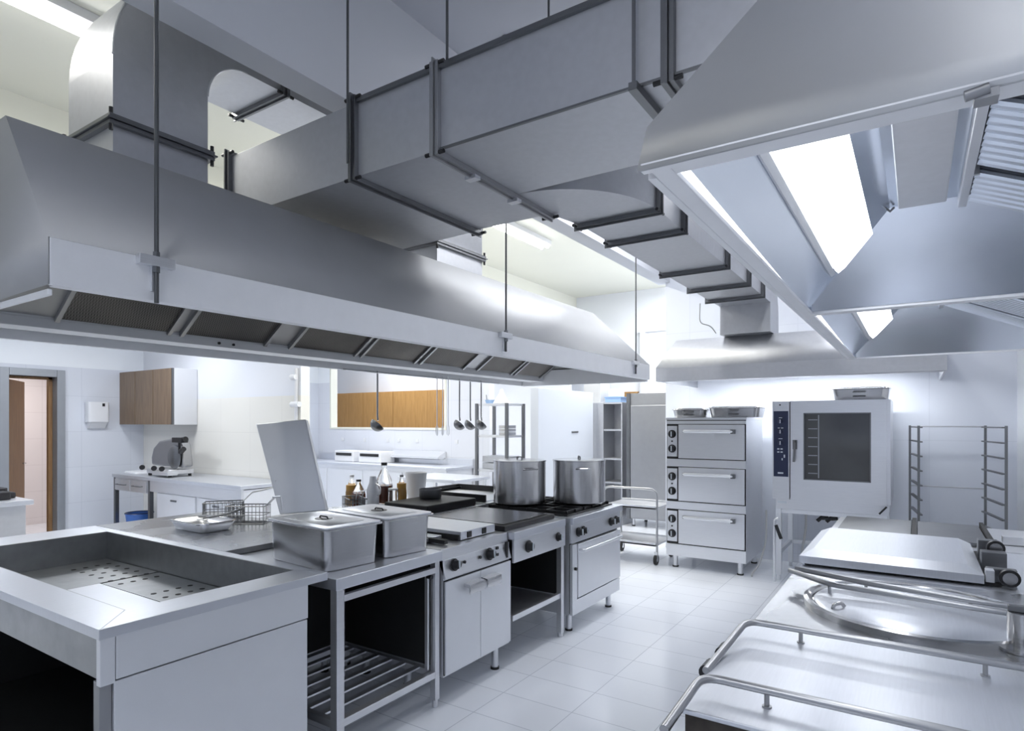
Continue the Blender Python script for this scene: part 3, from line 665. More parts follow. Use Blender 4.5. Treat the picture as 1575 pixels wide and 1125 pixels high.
# ------------------------------------------------------------------ hot plate table
t = thing('hot_plate_table', 'open stainless cooking unit with black solid-top plate, in the middle of the island', 'cooker', (-2.5, 3.6, 0))
xf, a, b = -2.13, 3.26, 3.94
MB().box(-2.95, xf, a, b, .80, .85).build('top', 'top', t, bevel=.003)
MB().box(xf-.02, xf-.004, a, b, .655, .80).build('control_panel', 'steel', t, bevel=.002)
knob(t, (xf-.004, 3.43, .735), (1, 0, 0), .028, .035); knob(t, (xf-.004, 3.83, .735), (1, 0, 0), .022, .03)
for (x, y) in ((xf-.03, b-.03), (-2.9, b-.03), (-2.9, a+.03)): MB().box(x-.02, x+.02, y-.02, y+.02, .02, .80).cyl((x, y, 0), (x, y, .03), .022, n=14).build('leg', 'steel', t, bevel=.002)
MB().box(xf-.05, xf-.02, a+.01, b-.05, .28, .315).box(-2.92, xf-.05, a+.01, b-.01, .28, .29).build('lower_shelf', 'steel', t)
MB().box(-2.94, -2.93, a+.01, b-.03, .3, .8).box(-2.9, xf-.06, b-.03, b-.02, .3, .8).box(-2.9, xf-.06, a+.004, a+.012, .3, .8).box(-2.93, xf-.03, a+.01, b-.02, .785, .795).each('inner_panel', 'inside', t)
pl = MB().box(-2.92, -2.20, a-.01, b-.04, .851, .885).build('plate_frame', 'iron', t, bevel=.006)
MB().box(-2.88, -2.24, a+.03, b-.08, .886, .890).build('cooking_plate', 'plate', pl, bevel=.002)

# ------------------------------------------------------------------ stove with oven
t = thing('oven_range', 'stainless range with a closed oven door at the far end of the island', 'cooker', (-2.5, 4.4, 0))
xf, a, b = -2.10, 3.98, 4.86
MB().box(-2.95, xf-.036, a+.02, b, .13, .80).build('body', 'panel', t)
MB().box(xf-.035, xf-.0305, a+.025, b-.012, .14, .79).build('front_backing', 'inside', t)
MB().box(-2.95, xf+.01, a, b+.02, .80, .85).build('top', 'top', t, bevel=.004)
MB().prism([(xf-.03, a, .66), (xf+.005, a, .665), (xf-.01, a, .80), (xf-.03, a, .80)], (0, b-a, 0)).build('control_panel', 'steel', t, bevel=.001)
for y in (4.08, 4.16, 4.66, 4.76): knob(t, (xf, y, .735), (1, 0, .08), .024, .034)
d = MB().box(xf-.03, xf, a+.10, b-.01, .245, .645).build('oven_door', 'panel', t, bevel=.004)
MB().tube([(xf, a+.12, .60), (xf+.04, a+.12, .60), (xf+.04, b-.06, .60), (xf, b-.06, .60)], .011, fillet=.02).build('oven_handle', 'steel', d)
MB().box(xf-.03, xf-.006, a+.02, b-.01, .13, .235).box(xf-.03, xf-.006, a+.02, a+.095, .235, .65).build('plinth_panel', 'panel', t, bevel=.002)
MB().cyl((xf-.006, a+.055, .47), (xf+.01, a+.055, .47), .012, n=14).build('thermostat', 'black', t)
feet(t, [(xf-.07, b-.10), (xf-.07, a+.08), (-2.85, b-.1), (-2.85, a+.08)], .14, .022)
gr = MB().box(-2.92, -2.16, 4.02, 4.82, .851, .862).build('hob_well', 'iron', t, bevel=.003)
q = MB()
for k in range(6):
    y = 4.06+k*.145; q.box(-2.90, -2.18, y-.007, y+.007, .862, .884)
for k in range(5):
    x = -2.88+k*.17; q.box(x-.007, x+.007, 4.04, 4.80, .866, .884)
q.build('pan_support', 'iron', t)
def pot(x, y, z, R, H, label, rz=0):
    t = thing('stock_pot', label, 'pot', (0, 0, 0), 'big stock pots')
    MB().lathe((0, 0, 0), [(0, 0), (R*.93, 0), (R, .012), (R, H), (R+.006, H+.002), (R+.006, H+.008), (R-.004, H+.008), (R-.004, .015), (0, .012)], 56).build('body', 'polish', t)
    l = MB().lathe((0, 0, H), [(0, .016), (R*.6, .016), (R*.9, .013), (R+.003, .010), (R+.003, .0085), (0, .0085)], 56).build('lid', 'polish', t)
    MB().tube([(-.05, 0, H+.014), (-.045, 0, H+.035), (.045, 0, H+.035), (.05, 0, H+.014)], .006, n=10, fillet=.02).build('lid_handle', 'dark', l)
    for s in (1, -1): MB().tube([(s*(R-.002), -.055, H-.055), (s*(R+.04), -.05, H-.05), (s*(R+.04), .05, H-.05), (s*(R-.002), .055, H-.055)], .006, n=10, fillet=.02).build('side_handle', 'polish', t)
    t.location = (x, y, z); t.rotation_euler = (0, 0, rz); return t
p1 = pot(-2.735, 4.26, .886, .215, .345, 'left one of the two big steel stock pots on the range', -.6)
dup(p1, (-2.35, 4.58, .886), -.95, 'right one of the two big steel stock pots on the range')

# ------------------------------------------------------------------ back row of the island
t = thing('rear_hob', 'black-topped hob on the rear side of the island, behind the food containers', 'cooker', (-3.4, 3.7, 0))
MB().box(-3.85, -2.98, 3.34, 4.1, .12, .85).build('body', 'panel', t); MB().box(-3.86, -2.97, 3.33, 4.11, .85, .875).build('top', 'top', t, bevel=.003)
MB().box(-3.44, -3.0, 3.42, 4.02, .875, .935).build('burner_block', 'iron', t, bevel=.01)
feet(t, [(-3.8, 3.4), (-3.8, 4.05)], .13)
t = thing('rear_griddle', 'griddle with raised black rim on the rear side, left of the stock pots', 'griddle', (-3.4, 4.5, 0))
MB().box(-3.85, -2.98, 4.14, 4.86, .12, .85).build('body', 'panel', t); MB().box(-3.86, -2.97, 4.13, 4.87, .85, .88).build('top', 'top', t, bevel=.003)
MB().box(-3.8, -3.02, 4.17, 4.19, .88, .94).box(-3.8, -3.02, 4.8, 4.82, .88, .94).box(-3.82, -3.8, 4.17, 4.82, .88, .94).build('splash_rim', 'iron', t, bevel=.003)
MB().box(-3.79, -3.03, 4.2, 4.79, .881, .888).build('plate', 'top', t)
feet(t, [(-3.8, 4.2), (-3.8, 4.8)], .13)
t = thing('saucepan', 'small dark saucepan on the rear hob of the island', 'pan', (-3.3, 3.8, .935))
c = (-3.3, 3.8, .936)
MB().lathe(c, [(0, 0), (.085, 0), (.09, .01), (.092, .075), (.086, .075), (.084, .012), (0, .008)], 32).build('body', 'dark', t)
MB().tube([(-3.22, 3.84, 1.0), (-3.08, 3.92, 1.03)], .008).build('handle', 'black', t)
t = thing('plastic_tub', 'translucent white plastic tub behind the small saucepan', 'container', (-3.62, 3.98, .876))
MB().lathe((-3.62, 3.98, .876), [(0, 0), (.07, 0), (.095, .24), (.09, .24), (.065, .01), (0, .01)], 32).build('tub_body', 'white', t)
def bottle(x, y, z, R, H, fill, label, cap='black', liq='syrup'):
    t = thing('bottle', label, 'bottle', (x, y, z), 'sauce bottles')
    MB().lathe((x, y, z), [(0, 0), (R, .003), (R, H*.45), (R*.85, H*.6), (R*.32, H*.85), (R*.30, H*.93), (0, H*.93)], 28).build('bottle_body', 'glass', t)
    MB().lathe((x, y, z), [(0, .006), (R*.92, .008), (R*.92, fill), (0, fill)], 28).build('contents', liq, t)
    MB().cyl((x, y, z+H*.93), (x, y, z+H), R*.36, n=20).build('cap', cap, t); return t
bottle(-3.70, 3.68, .876, .07, .34, .15, 'clear cone-shaped bottle with dark red contents and black cap, tallest of the bottles')
bottle(-3.70, 3.40, .876, .055, .22, .11, 'squat bottle with dark red contents and black cap, nearest the open lid', 'black')
bottle(-3.80, 3.42, .876, .05, .25, .17, 'bottle full of ochre contents beside the squat dark red one', 'white', 'ochre')
bottle(-3.56, 3.74, .876, .042, .24, .17, 'small bottle with ochre contents right of the tall one', 'dark', 'ochre')
t = thing('metal_jug', 'small grey metal jug left of the tall cone-shaped bottle', 'jug', (-3.57, 3.43, .876))
MB().lathe((-3.57, 3.43, .877), [(0, 0), (.045, 0), (.05, .14), (.03, .20), (.025, .25), (0, .25)], 24).build('body', 'galv', t)
MB().tube([(-3.525, 3.43, .98), (-3.49, 3.43, .99), (-3.49, 3.43, 1.05), (-3.54, 3.43, 1.07)], .005, fillet=.02).build('handle', 'steel', t)
t = thing('glass_jar', 'clear jar right of the small ochre bottle', 'jar', (-3.52, 3.6, .876))
MB().lathe((-3.52, 3.60, .877), [(0, 0), (.04, 0), (.042, .11), (.035, .13), (.033, .12), (.037, .008), (0, .008)], 24).build('jar_body', 'glass', t)
MB().cyl((-3.52, 3.6, 1.007), (-3.52, 3.6, 1.02), .038, n=20).build('lid', 'steel', t)

# ladles and spatulas hanging from the hood rail
def ladle(x, y, zt, L, label, R=.06, rz=0):
    t = thing('ladle', label, 'ladle', (0, 0, 0), 'ladles hanging from the hood')
    MB().tube([(0, 0, 0), (0, 0, -L+.06), (.012, 0, -L+.02)], .008, n=8).tube([(0, 0, 0), (.0, 0, .018), (-.018, 0, .022), (-.024, 0, .008)], .0035, n=6, fillet=.008).build('handle', 'polish', t)
    A = Matrix.Rotation(-.75, 3, 'X')
    out = [(R*math.sin(k/8*PI/2), -R*math.cos(k/8*PI/2)) for k in range(9)]
    MB().lathe((.012, 0, -L-.01), out+[(R*.93, 0)]+[(r_*.92, z_*.92) for r_, z_ in out[-2::-1]], 28, A).build('bowl', 'dark', t)
    t.location = (x, y, zt); t.rotation_euler = (0, 0, rz); return t
l1 = ladle(-3.655, 3.56, 1.945, .40, 'single ladle hanging apart in front of the wooden cabinets', .06, -.5)
for (y, L, lb) in ((4.63, .40, 'leftmost ladle of the group of three under the hood'), (4.80, .42, 'middle ladle of the group of three under the hood'), (4.98, .40, 'rightmost ladle of the group of three under the hood')):
    dup(l1, (-3.655, y, 1.945), -.5+random.uniform(-.2, .2), lb)
def fork(x, y, z, L, label):
    t = thing('serving_fork', label, 'fork', (0, 0, 0), 'long forks hanging from the hood')
    m = MB().tube([(0, 0, .02), (0, 0, -L)], .004, n=6).tube([(0, -.014, -L-.08), (0, -.014, -L), (0, .014, -L), (0, .014, -L-.08)], .0025, n=6).tube([(0, 0, -L), (0, 0, -L-.09)], .0025, n=6)
    m.build('fork_body', 'steel', t)
    t.location = (x, y, z); return t
f1 = fork(-3.655, 4.30, 1.955, .44, 'leftmost long fork hanging left of the three ladles')
dup(f1, (-3.655, 4.38, 1.955), .2, 'middle long fork hanging left of the three ladles'); dup(f1, (-3.655, 4.46, 1.955), -.2, 'right long fork hanging beside the leftmost ladle')

# ------------------------------------------------------------------ three-deck oven
t = thing('three_deck_oven', 'tall stainless three-deck oven with round black knobs, standing left of the glass-door oven', 'oven', (-1.84, 6.8, 0))
xa, xb, ya, yb = -2.25, -1.43, 6.42, 7.2
MB().box(xa, xb, ya+.014, yb, .13, 1.585).build('body', 'steel', t)
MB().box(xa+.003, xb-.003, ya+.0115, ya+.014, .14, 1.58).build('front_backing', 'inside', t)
MB().box(xa-.005, xb+.005, ya, yb, 1.575, 1.60).build('top', 'steel', t, bevel=.002)
MB().box(xa, xb, ya, ya+.012, .13, .255).build('base_panel', 'steel', t, bevel=.002)
for k in range(3):
    z = .262+k*.452
    c = MB().box(xa+.012, xa+.12, ya-.002, ya+.012, z+.02, z+.345).build('control_panel', 'steel', t, bevel=.002)
    for zz in (z+.105, z+.26):
        knob(c, (xa+.066, ya-.002, zz), (0, -1, 0), .03, .028)
    MB().cyl((xa+.066, ya-.002, z+.183), (xa+.066, ya-.008, z+.183), .009, n=12).build('indicator', 'black', c)
    d = MB().box(xa+.135, xb-.012, ya-.008, ya+.012, z+.005, z+.36).build('oven_door', 'steel', t, bevel=.003)
    MB().tube([(xa+.20, ya-.008, z+.29), (xa+.20, ya-.04, z+.29), (xb-.12, ya-.04, z+.29), (xb-.12, ya-.008, z+.29)], .016, fillet=.012).build('door_handle', 'steel', d)
    MB().box(xb-.14, xb-.10, ya-.052, ya-.008, z+.268, z+.312).build('handle_mount', 'dark', d, bevel=.002); MB().box(xa+.19, xa+.21, ya-.05, ya-.008, z+.275, z+.305).build('handle_mount', 'dim', d, bevel=.002)
    MB().box(xa, xb, ya-.003, ya+.012, z+.367, z+.447 if k < 2 else z+.40).build('trim_band', 'steel', t, bevel=.002)
feet(t, [(xa+.08, ya+.07), (xb-.07, ya+.07), (xa+.08, yb-.08), (xb-.07, yb-.08)], .135, .026)
def roast(x, y, z, label, L=.42, Wd=.30, H=.085, rz=0):
    t = thing('roasting_tin', label, 'roasting tin', (0, 0, 0), 'roasting tins on the ovens')
    MB().rbox(-L/2, L/2, -Wd/2, Wd/2, 0, H, .06, .015, 6).build('tin_body', 'polish', t, bevel=.004)
    MB().rbox(-L/2-.01, L/2+.01, -Wd/2-.01, Wd/2+.01, H, H+.008, .06).rbox(-L/2+.02, L/2-.02, -Wd/2+.02, Wd/2-.02, H+.008, H+.02, .05, -.006).build('lid', 'polish', t, bevel=.003)
    MB().tube([(-.05, -Wd/2+.002, H*.75), (-.05, -Wd/2-.03, H*.7), (.05, -Wd/2-.03, H*.7), (.05, -Wd/2+.002, H*.75)], .005, fillet=.01).tube([(-.05, -Wd/2+.004, H*.35), (-.05, -Wd/2-.012, H*.3), (.05, -Wd/2-.012, H*.3), (.05, -Wd/2+.004, H*.35)], .004, fillet=.01).each('tin_handle', 'dark', t)
    t.location = (x, y, z); t.rotation_euler = (0, 0, rz); return t
r1 = roast(-2.03, 6.63, 1.601, 'smaller roasting tin on the left of the three-deck oven top', .36, .30, .08)
r2 = roast(-1.56, 6.62, 1.601, 'larger roasting tin on the right of the three-deck oven top', .50, .34, .095)
r3 = roast(-.45, 6.72, 1.762, 'lidded roasting tin alone on top of the glass-door oven', .48, .34, .10)
t = thing('power_cable', 'pale cable curling down between the deck oven and the glass-door oven', 'cable', (-1.3, 6.8, .01))
MB().tube([(-1.36, 7.05, .6), (-1.33, 6.9, .3), (-1.36, 6.7, .08), (-1.40, 6.55, .012), (-1.38, 6.45, .012)], .009, fillet=.12).build('cable', 'hose', t)

# ------------------------------------------------------------------ combi oven
t = thing('combi_oven', 'stainless combi oven with a big dark glass door and navy control strip', 'oven', (-.7, 6.85, .72))
xa, xb, ya, yb, za, zb = -1.19, -.23, 6.46, 7.25, .80, 1.76
MB().box(xa, xb+.03, ya+.03, yb, za, zb).build('body', 'steel', t, bevel=.004)
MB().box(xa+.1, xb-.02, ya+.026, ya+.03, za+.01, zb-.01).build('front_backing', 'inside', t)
MB().box(xa, xa+.155, ya, ya+.03, za+.0, zb-.003).build('control_column', 'steel', t, bevel=.003)
pn = MB().box(xa+.012, xa+.145, ya-.003, ya, za+.22, zb-.10).build('control_foil', 'navy', t)
q = MB()
for k, z in enumerate((1.56, 1.46, 1.35)): knob(pn, (xa+.075, ya-.003, z), (0, -1, 0), .019, .02, mat='navy')
for (dx, z, w, h2) in ((.075, 1.595, .03, .006), (.06, 1.495, .02, .008), (.09, 1.495, .02, .008), (.075, 1.39, .035, .006), (.055, 1.29, .02, .012), (.085, 1.29, .02, .012), (.055, 1.26, .02, .012), (.085, 1.26, .02, .012), (.11, 1.22, .012, .03), (.09, 1.19, .01, .02), (.075, 1.055, .05, .014)):
    q.box(xa+dx-w/2, xa+dx+w/2, ya-.0045, ya-.003, z-h2/2, z+h2/2)
q.build('printed_marks', 'marks', pn)
MB().cyl((xa+.07, ya, 1.72), (xa+.07, ya-.004, 1.72), .008, n=12).build('indicator', 'black', t)
d = MB()
wx0, wx1, wz0, wz1 = xa+.28, xb-.12, za+.20, zb-.12
d.box(xa+.165, wx0, ya-.005, ya+.03, za, zb-.003).box(wx1, xb, ya-.005, ya+.03, za, zb-.003).box(wx0, wx1, ya-.005, ya+.03, za, wz0).box(wx0, wx1, ya-.005, ya+.03, wz1, zb-.003)
d = d.build('door', 'steel', t)
MB().box(wx0, wx1, ya+.003, ya+.010, wz0, wz1).build('door_glass', 'darkglass', d)
MB().box(wx0, wx0+.01, ya-.008, ya+.003, wz0, wz1).box(wx1-.01, wx1, ya-.008, ya+.003, wz0, wz1).box(wx0, wx1, ya-.008, ya+.003, wz0, wz0+.01).box(wx0, wx1, ya-.008, ya+.003, wz1-.01, wz1).build('window_gasket', 'dark', d)
q = MB()
for k in range(7): q.box(wx0+.04, wx0+.12, ya+.0, ya+.0028, wz0+.06+k*.085, wz0+.068+k*.085)
q.box(wx0+.125, wx0+.135, ya, ya+.0028, wz0+.02, wz1-.02)
q.build('rack_ladder', 'frame', d)
MB().box(xa+.185, xa+.225, ya-.012, ya-.005, 1.29, 1.38).tube([(xa+.205, ya-.01, 1.37), (xa+.21, ya-.045, 1.36), (xa+.20, ya-.05, 1.17)], .011, fillet=.015).build('door_handle', 'dark', d)
MB().box(xa+.03, xb+.02, ya+.01, yb-.01, za-.095, za).build('plinth', 'steel', t, bevel=.003)
MB().box(xa+.045, xa+.125, ya+.005, ya+.01, za-.04, za-.02).build('name_plate', 'marks', t)
MB().box(xb-.035, xb-.02, ya-.01, ya+.01, za-.09, za+.0, Matrix.Rotation(.7, 3, 'Y')).build('drip_tube', 'black', t)
t = thing('oven_stand', 'open leg stand carrying the glass-door oven', 'stand', (-.7, 6.85, 0))
for (x, y) in ((xa+.05, ya+.06), (xb-.02, ya+.06), (xa+.05, yb-.06), (xb-.02, yb-.06)):
    l = MB().box(x-.024, x+.024, y-.024, y+.024, .05, .703).cyl((x, y, 0), (x, y, .05), .018, n=14).build('leg', 'panel', t, bevel=.002)
MB().box(xa+.075, xb-.045, ya+.045, ya+.075, .66, .70).box(xa+.075, xb-.045, yb-.075, yb-.045, .25, .29).box(xa+.035, xa+.065, ya+.085, yb-.085, .25, .29).box(xb-.035, xb-.005, ya+.085, yb-.085, .25, .29).each('cross_rail', 'panel', t, bevel=.002)
t = thing('drain_valve', 'black lever valve on a pipe under the left of the glass-door oven', 'valve', (-1.12, 6.4, 0))
MB().tube([(-1.16, 6.40, .005), (-1.16, 6.40, .60), (-1.12, 6.40, .62)], .012, fillet=.02).build('pipe', 'steel', t)
MB().box(-1.135, -1.105, 6.37, 6.39, .42, .56, Matrix.Rotation(-.35, 3, 'Y')).build('lever', 'black', t, bevel=.004)
t = thing('water_hose', 'hoses and black fittings under the glass-door oven', 'hose', (-.85, 6.9, .3))
MB().tube([(-.95, 6.9, .70), (-.95, 6.92, .45), (-1.0, 6.95, .2), (-1.0, 7.1, .02)], .012, fillet=.1).build('hose', 'hose', t)
for i in range(4): MB().cyl((-.82+.04*i, 6.7, .58+.03*(i % 2)), (-.76+.04*i, 6.7, .64-.02*(i % 2)), .018, n=12).build('fitting', 'black', t)

# ------------------------------------------------------------------ tray trolley by the right wall
t = thing('tray_rack', 'open ladder rack for trays against the white back wall at right', 'rack', (.3, 6.95, 0))
posts = {'lr': (-.06, 7.2), 'lf': (.011, 6.62), 'rr': (.53, 7.2), 'rf': (.627, 6.62)}
for k, (x, y) in posts.items():
    MB().box(x-.010, x+.010, y-.010, y+.010, .08, 1.52).build('post', 'dark', t)
    MB().cyl((x-.015, y, .04), (x+.015, y, .04), .04, n=18).build('caster', 'rubber', t)
for a, b, s in (('lf', 'lr', 1), ('rf', 'rr', -1)):
    for i in range(11):
        z = 1.505-i*.131; (x0, y0), (x1, y1) = posts[a], posts[b]
        MB().prism([(x0, y0, z-.006), (x0+s*.03, y0, z-.006), (x1+s*.03, y1, z-.006), (x1, y1, z-.006)], (0, 0, .012)).build('runner', 'dark', t)
MB().tube([(-.06, 7.2, 1.51), (.53, 7.2, 1.51)], .006).tube([(-.06, 7.2, .93), (.53, 7.2, .93)], .006).tube([(-.06, 7.2, .12), (.53, 7.2, .12)], .008).tube([(.011, 6.62, .12), (.627, 6.62, .12)], .008).each('cross_bar', 'galv', t)

# ------------------------------------------------------------------ right row of equipment
GX0, GX1 = -.47, .55
def unit(name, label, y0, y1, top='top', ztop=.88, cat='cooker'):
    t = thing(name, label, cat, (0, (y0+y1)/2, 0))
    MB().box(GX0+.03, XR-.03, y0+.01, y1-.01, .14, ztop-.035).build('body', 'panel', t, bevel=.003)
    MB().box(GX0, XR-.02, y0, y1, ztop-.035, ztop).build('top', top, t, bevel=.004)
    feet(t, [(GX0+.09, y0+.08), (GX0+.09, y1-.08), (XR-.1, y0+.08), (XR-.1, y1-.08)], .145, .024)
    return t
# 1: nearest boiling unit with flat lid, its near side blackened
t = thing('boiling_unit_flat_lid', 'nearest stainless unit at lower right with a wide flat lid and greasy black edge', 'boiling pan', (.1, 1.8, 0))
MB().box(GX0+.05, XR-.03, 1.47, 2.17, .14, .80).build('body', 'panel', t)
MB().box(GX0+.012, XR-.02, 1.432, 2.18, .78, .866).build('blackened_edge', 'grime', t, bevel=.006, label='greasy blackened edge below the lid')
MB().box(GX0, XR-.02, 1.42, 2.185, .867, .88).build('lid', 'top', t, bevel=.004)
for y in (1.70, 1.86): MB().cyl((GX0-.012, y, .862), (GX0-.012, y+.06, .862), .022, n=14).build('hinge', 'black', t)
feet(t, [(GX0+.1, 1.55), (GX0+.1, 2.1), (XR-.1, 1.55), (XR-.1, 2.1)], .145, .024)
def rail(pts, posts, label, parent=None):
    t = thing('lid_handrail', label, 'handrail', (0, pts[0][1], .88), 'tubular handrails over the right row')
    MB().tube(pts, .0105, n=14, fillet=.05).build('rail', 'pipe', t)
    for (x, y, z) in posts: MB().cyl((x, y, .878), (x, y, z), .006, n=10).cyl((x, y, .878), (x, y, .884), .011, n=12).build('standoff', 'pipe', t)
rail([(-.45, 1.27, .895), (-.446, 1.535, .92), (XR-.1, 1.535, .92)], [(-.295, 1.535, .912), (.09, 1.535, .912), (.5, 1.535, .912)], 'bent tubular handrail along the near edge of the nearest lid')
rail([(-.475, 1.67, .88), (-.452, 2.04, .92), (XR-.1, 2.04, .92)], [(-.295, 2.04, .912), (.15, 2.04, .912), (.5, 2.04, .912)], 'bent tubular handrail along the far edge of the nearest lid')
# 2: round kettle
t = unit('round_boiling_kettle', 'stainless unit with a big round lid sunk in its worktop, lower right', 2.19, 3.14, 'topdirt', .87)
kc = (.0, 2.62)
rg = MB().lathe((kc[0], kc[1], .87), [(0, .0), (.365, .0), (.365, .022), (.352, .026), (.34, .022), (.335, .012), (0, .012)], 72).build('kettle_ring', 'polish', t)
MB().lathe((kc[0], kc[1], .885), [(0, .022), (.12, .021), (.25, .016), (.32, .007), (.33, 0), (0, 0)], 72).build('kettle_lid', 'top', t)
MB().tube([(-.248, 2.43, .872), (-.248, 2.43, .908), (-.222, 2.45, .912), (-.215, 2.455, .90)], .0065, fillet=.02).build('lid_hook', 'polish', t)
pc = (.262, 2.36)
p = MB().cyl((pc[0], pc[1], .871), (pc[0], pc[1], .985), .038, n=28).build('hinge_post', 'polish', t)
MB().cyl((pc[0], pc[1], .871), (pc[0], pc[1], .879), .06, n=28).build('post_collar', 'polish', p)
MB().box(pc[0]-.035, pc[0]+.03, pc[1]-.012, pc[1]+.012, .985, 1.004).build('post_arm', 'dark', p, bevel=.003)
rail([(-.445, 2.79, .93), (-.28, 2.63, .93), (.196, 2.56, .93), (XR-.1, 2.53, .93)], [(-.28, 2.632, .922)], 'straight tubular handrail across the round kettle, nearer one')
rail([(-.43, 2.84, .93), (-.17, 2.73, .93), (.168, 2.66, .93), (XR-.1, 2.62, .93)], [(-.165, 2.73, .922), (.155, 2.665, .922)], 'straight tubular handrail across the round kettle, farther one')
# 3: tilting pan with thick lid
t = unit('tilting_pan', 'stainless tilting pan with a thick closed lid, between the round lid and the dark plates', 3.17, 4.15, 'top', .86, 'bratt pan')
lx0, lx1, ly0, ly1 = -.475, .235, 3.24, 4.06
L = MB(); B = [(lx0, ly0), (lx1, ly0), (lx1, ly1), (lx0, ly1)]
rings = [[L.bm.verts.new((x, y, z)) for (x, y) in ((lx0+i, ly0+i), (lx1-i, ly0+i), (lx1-i, ly1-i), (lx0+i, ly1-i))] for z, i in ((.872, 0), (.907, 0), (.938, .055))]
for A_, B_ in zip(rings, rings[1:]):
    for k in range(4): L.bm.faces.new((A_[k], A_[(k+1) % 4], B_[(k+1) % 4], B_[k]))
L.bm.faces.new(rings[0][::-1]); L.bm.faces.new(rings[-1])
L.build('pan_lid', 'top', t, smooth=False)
MB().box(lx0+.02, lx1+.06, ly0+.03, ly1-.02, .859, .873).build('lid_seal', 'inside', t)
MB().box(.245, .35, 3.30, 3.34, .861, .93).box(.245, .34, 3.55, 3.62, .861, .955).box(.25, .33, 3.8, 3.86, .861, .97).each('hinge_block', 'dark', t, bevel=.004)
for (x, y, z) in ((.30, 3.27, .905), (.29, 3.70, .955)):
    w = MB().cyl((x+.02, y, z), (x+.02, y-.03, z), .036, n=24).build('gear_knob', 'black', t, bevel=.003)
    MB().cyl((x+.02, y-.03, z), (x+.02, y-.033, z), .025, n=24).build('knob_face', 'polish', w)
MB().box(.24, .27, 3.245, 3.30, .88, .93).build('switch_plate', 'steel', t, bevel=.002)
MB().tube([(.42, 3.5, .86), (.42, 3.5, 1.02), (.5, 3.5, 1.04)], .02, fillet=.04).build('water_pipe', 'galv', t)
# 4: rear griddle plates
t = unit('double_griddle', 'far unit of the right row with two dark flat plates', 4.18, 5.05, 'steel', .86, 'griddle')
for x0, x1, lb in ((-.42, -.03, 0), (0.0, .33, 1)):
    MB().box(x0, x1, 4.25, 4.98, .862, .882).build('griddle_plate', 'dark', t, bevel=.003)
MB().box(-.028, -.002, 4.22, 5.0, .862, .90).box(.335, .355, 4.22, 5.0, .862, .90).each('plate_divider', 'inside', t)
MB().box(.40, .6, 4.4, 4.45, .862, .91).build('tap_block', 'steel', t, bevel=.003)

# ------------------------------------------------------------------ service trolley
t = thing('service_trolley', 'two-shelf stainless trolley with a curved push handle beside the deck oven', 'trolley', (-2.65, 6.6, 0))
tx0, tx1, ty0, ty1 = -2.98, -2.37, 6.42, 6.95
for z in (.60, .20): MB().box(tx0, tx1, ty0, ty1, z, z+.02).box(tx0, tx1, ty0, ty0+.012, z, z+.04).box(tx0, tx1, ty1-.012, ty1, z, z+.04).build('shelf', 'steel', t, bevel=.003)
MB().tube([(tx0-.01, ty0+.02, .13), (tx0-.01, ty0+.02, .82), (tx1+.01, ty0+.02, .82), (tx1+.01, ty0+.02, .13)], .012, fillet=.09).build('push_handle', 'pipe', t)
MB().tube([(tx0-.01, ty1-.02, .13), (tx0-.01, ty1-.02, .62), ], .012).tube([(tx1+.01, ty1-.02, .13), (tx1+.01, ty1-.02, .62)], .012).each('rear_post', 'pipe', t)
for (x, y) in ((tx0, ty0+.02), (tx1, ty0+.02), (tx0, ty1-.02), (tx1, ty1-.02)):
    c = MB().cyl((x-.014, y, .055), (x+.014, y, .055), .054, n=24).build('wheel', 'rubber', t); MB().box(x-.02, x+.02, y-.012, y+.012, .06, .14).cyl((x-.016, y, .055), (x+.016, y, .055), .02, n=16).build('wheel_fork', 'steel', c)

# ------------------------------------------------------------------ far cabinets and shelving
t = thing('upright_fridge', 'tall plain stainless refrigerator behind the service trolley', 'refrigerator', (-3.15, 8.9, 0))
MB().box(-3.62, -2.75, 8.6, 9.3, .12, 1.98).build('body', 'dim', t, bevel=.004)
d = MB().box(-3.55, -2.77, 8.57, 8.6, .15, 1.80).build('door', 'dim', t, bevel=.006); MB().box(-3.615, -3.56, 8.575, 8.6, .12, 1.98).build('edge_strip', 'dark', t)
MB().box(-2.84, -2.82, 8.53, 8.57, .9, 1.2).build('door_handle', 'dark', d)
feet(t, [(-3.55, 8.7), (-2.85, 8.7), (-3.55, 9.2), (-2.85, 9.2)], .13)
t = thing('grey_storage_cabinet', 'grey metal cabinet with open compartments right of the white partition', 'cabinet', (-4.0, 8.9, 0))
MB().box(-4.38, -4.02, 8.62, 9.1, 0, 1.85).box(-4.02, -3.70, 9.04, 9.1, 0, 1.85).box(-3.72, -3.70, 8.62, 9.04, 0, 1.85).build('body', 'galv', t, bevel=.003)
for z in (.1, .62, .98, 1.42, 1.83): MB().box(-4.02, -3.72, 8.62, 9.04, z, z+.025).build('shelf', 'galv', t)
MB().box(-4.38, -4.0, 8.6, 8.62, .1, 1.85).build('door', 'galv', t, bevel=.003)
o = MB().box(-4.36, -4.08, 8.66, 9.0, 1.852, 2.16).build('cardboard_carton', plain('pale_carton', (.55, .56, .58), .8), None, bevel=.004); tag(o, 'pale grey box standing on top of the grey metal cabinet', 'box')
t = thing('blue_crate', 'pale blue plastic crate on the grey cabinet beside the pale box', 'crate', (-3.86, 8.8, 1.86))
MB().box(-4.0, -3.74, 8.66, 8.98, 1.856, 1.93).build('crate_body', 'paleblue', t, bevel=.006); MB().box(-4.01, -3.73, 8.65, 8.99, 1.925, 1.94).build('crate_rim', 'paleblue', t)
o = MB().rbox(-3.98, -3.78, 8.70, 8.92, 1.942, 2.06, .04).build('white_bundle', 'white', None, bevel=.01); tag(o, 'white folded bundle on the pale blue crate', 'linen')
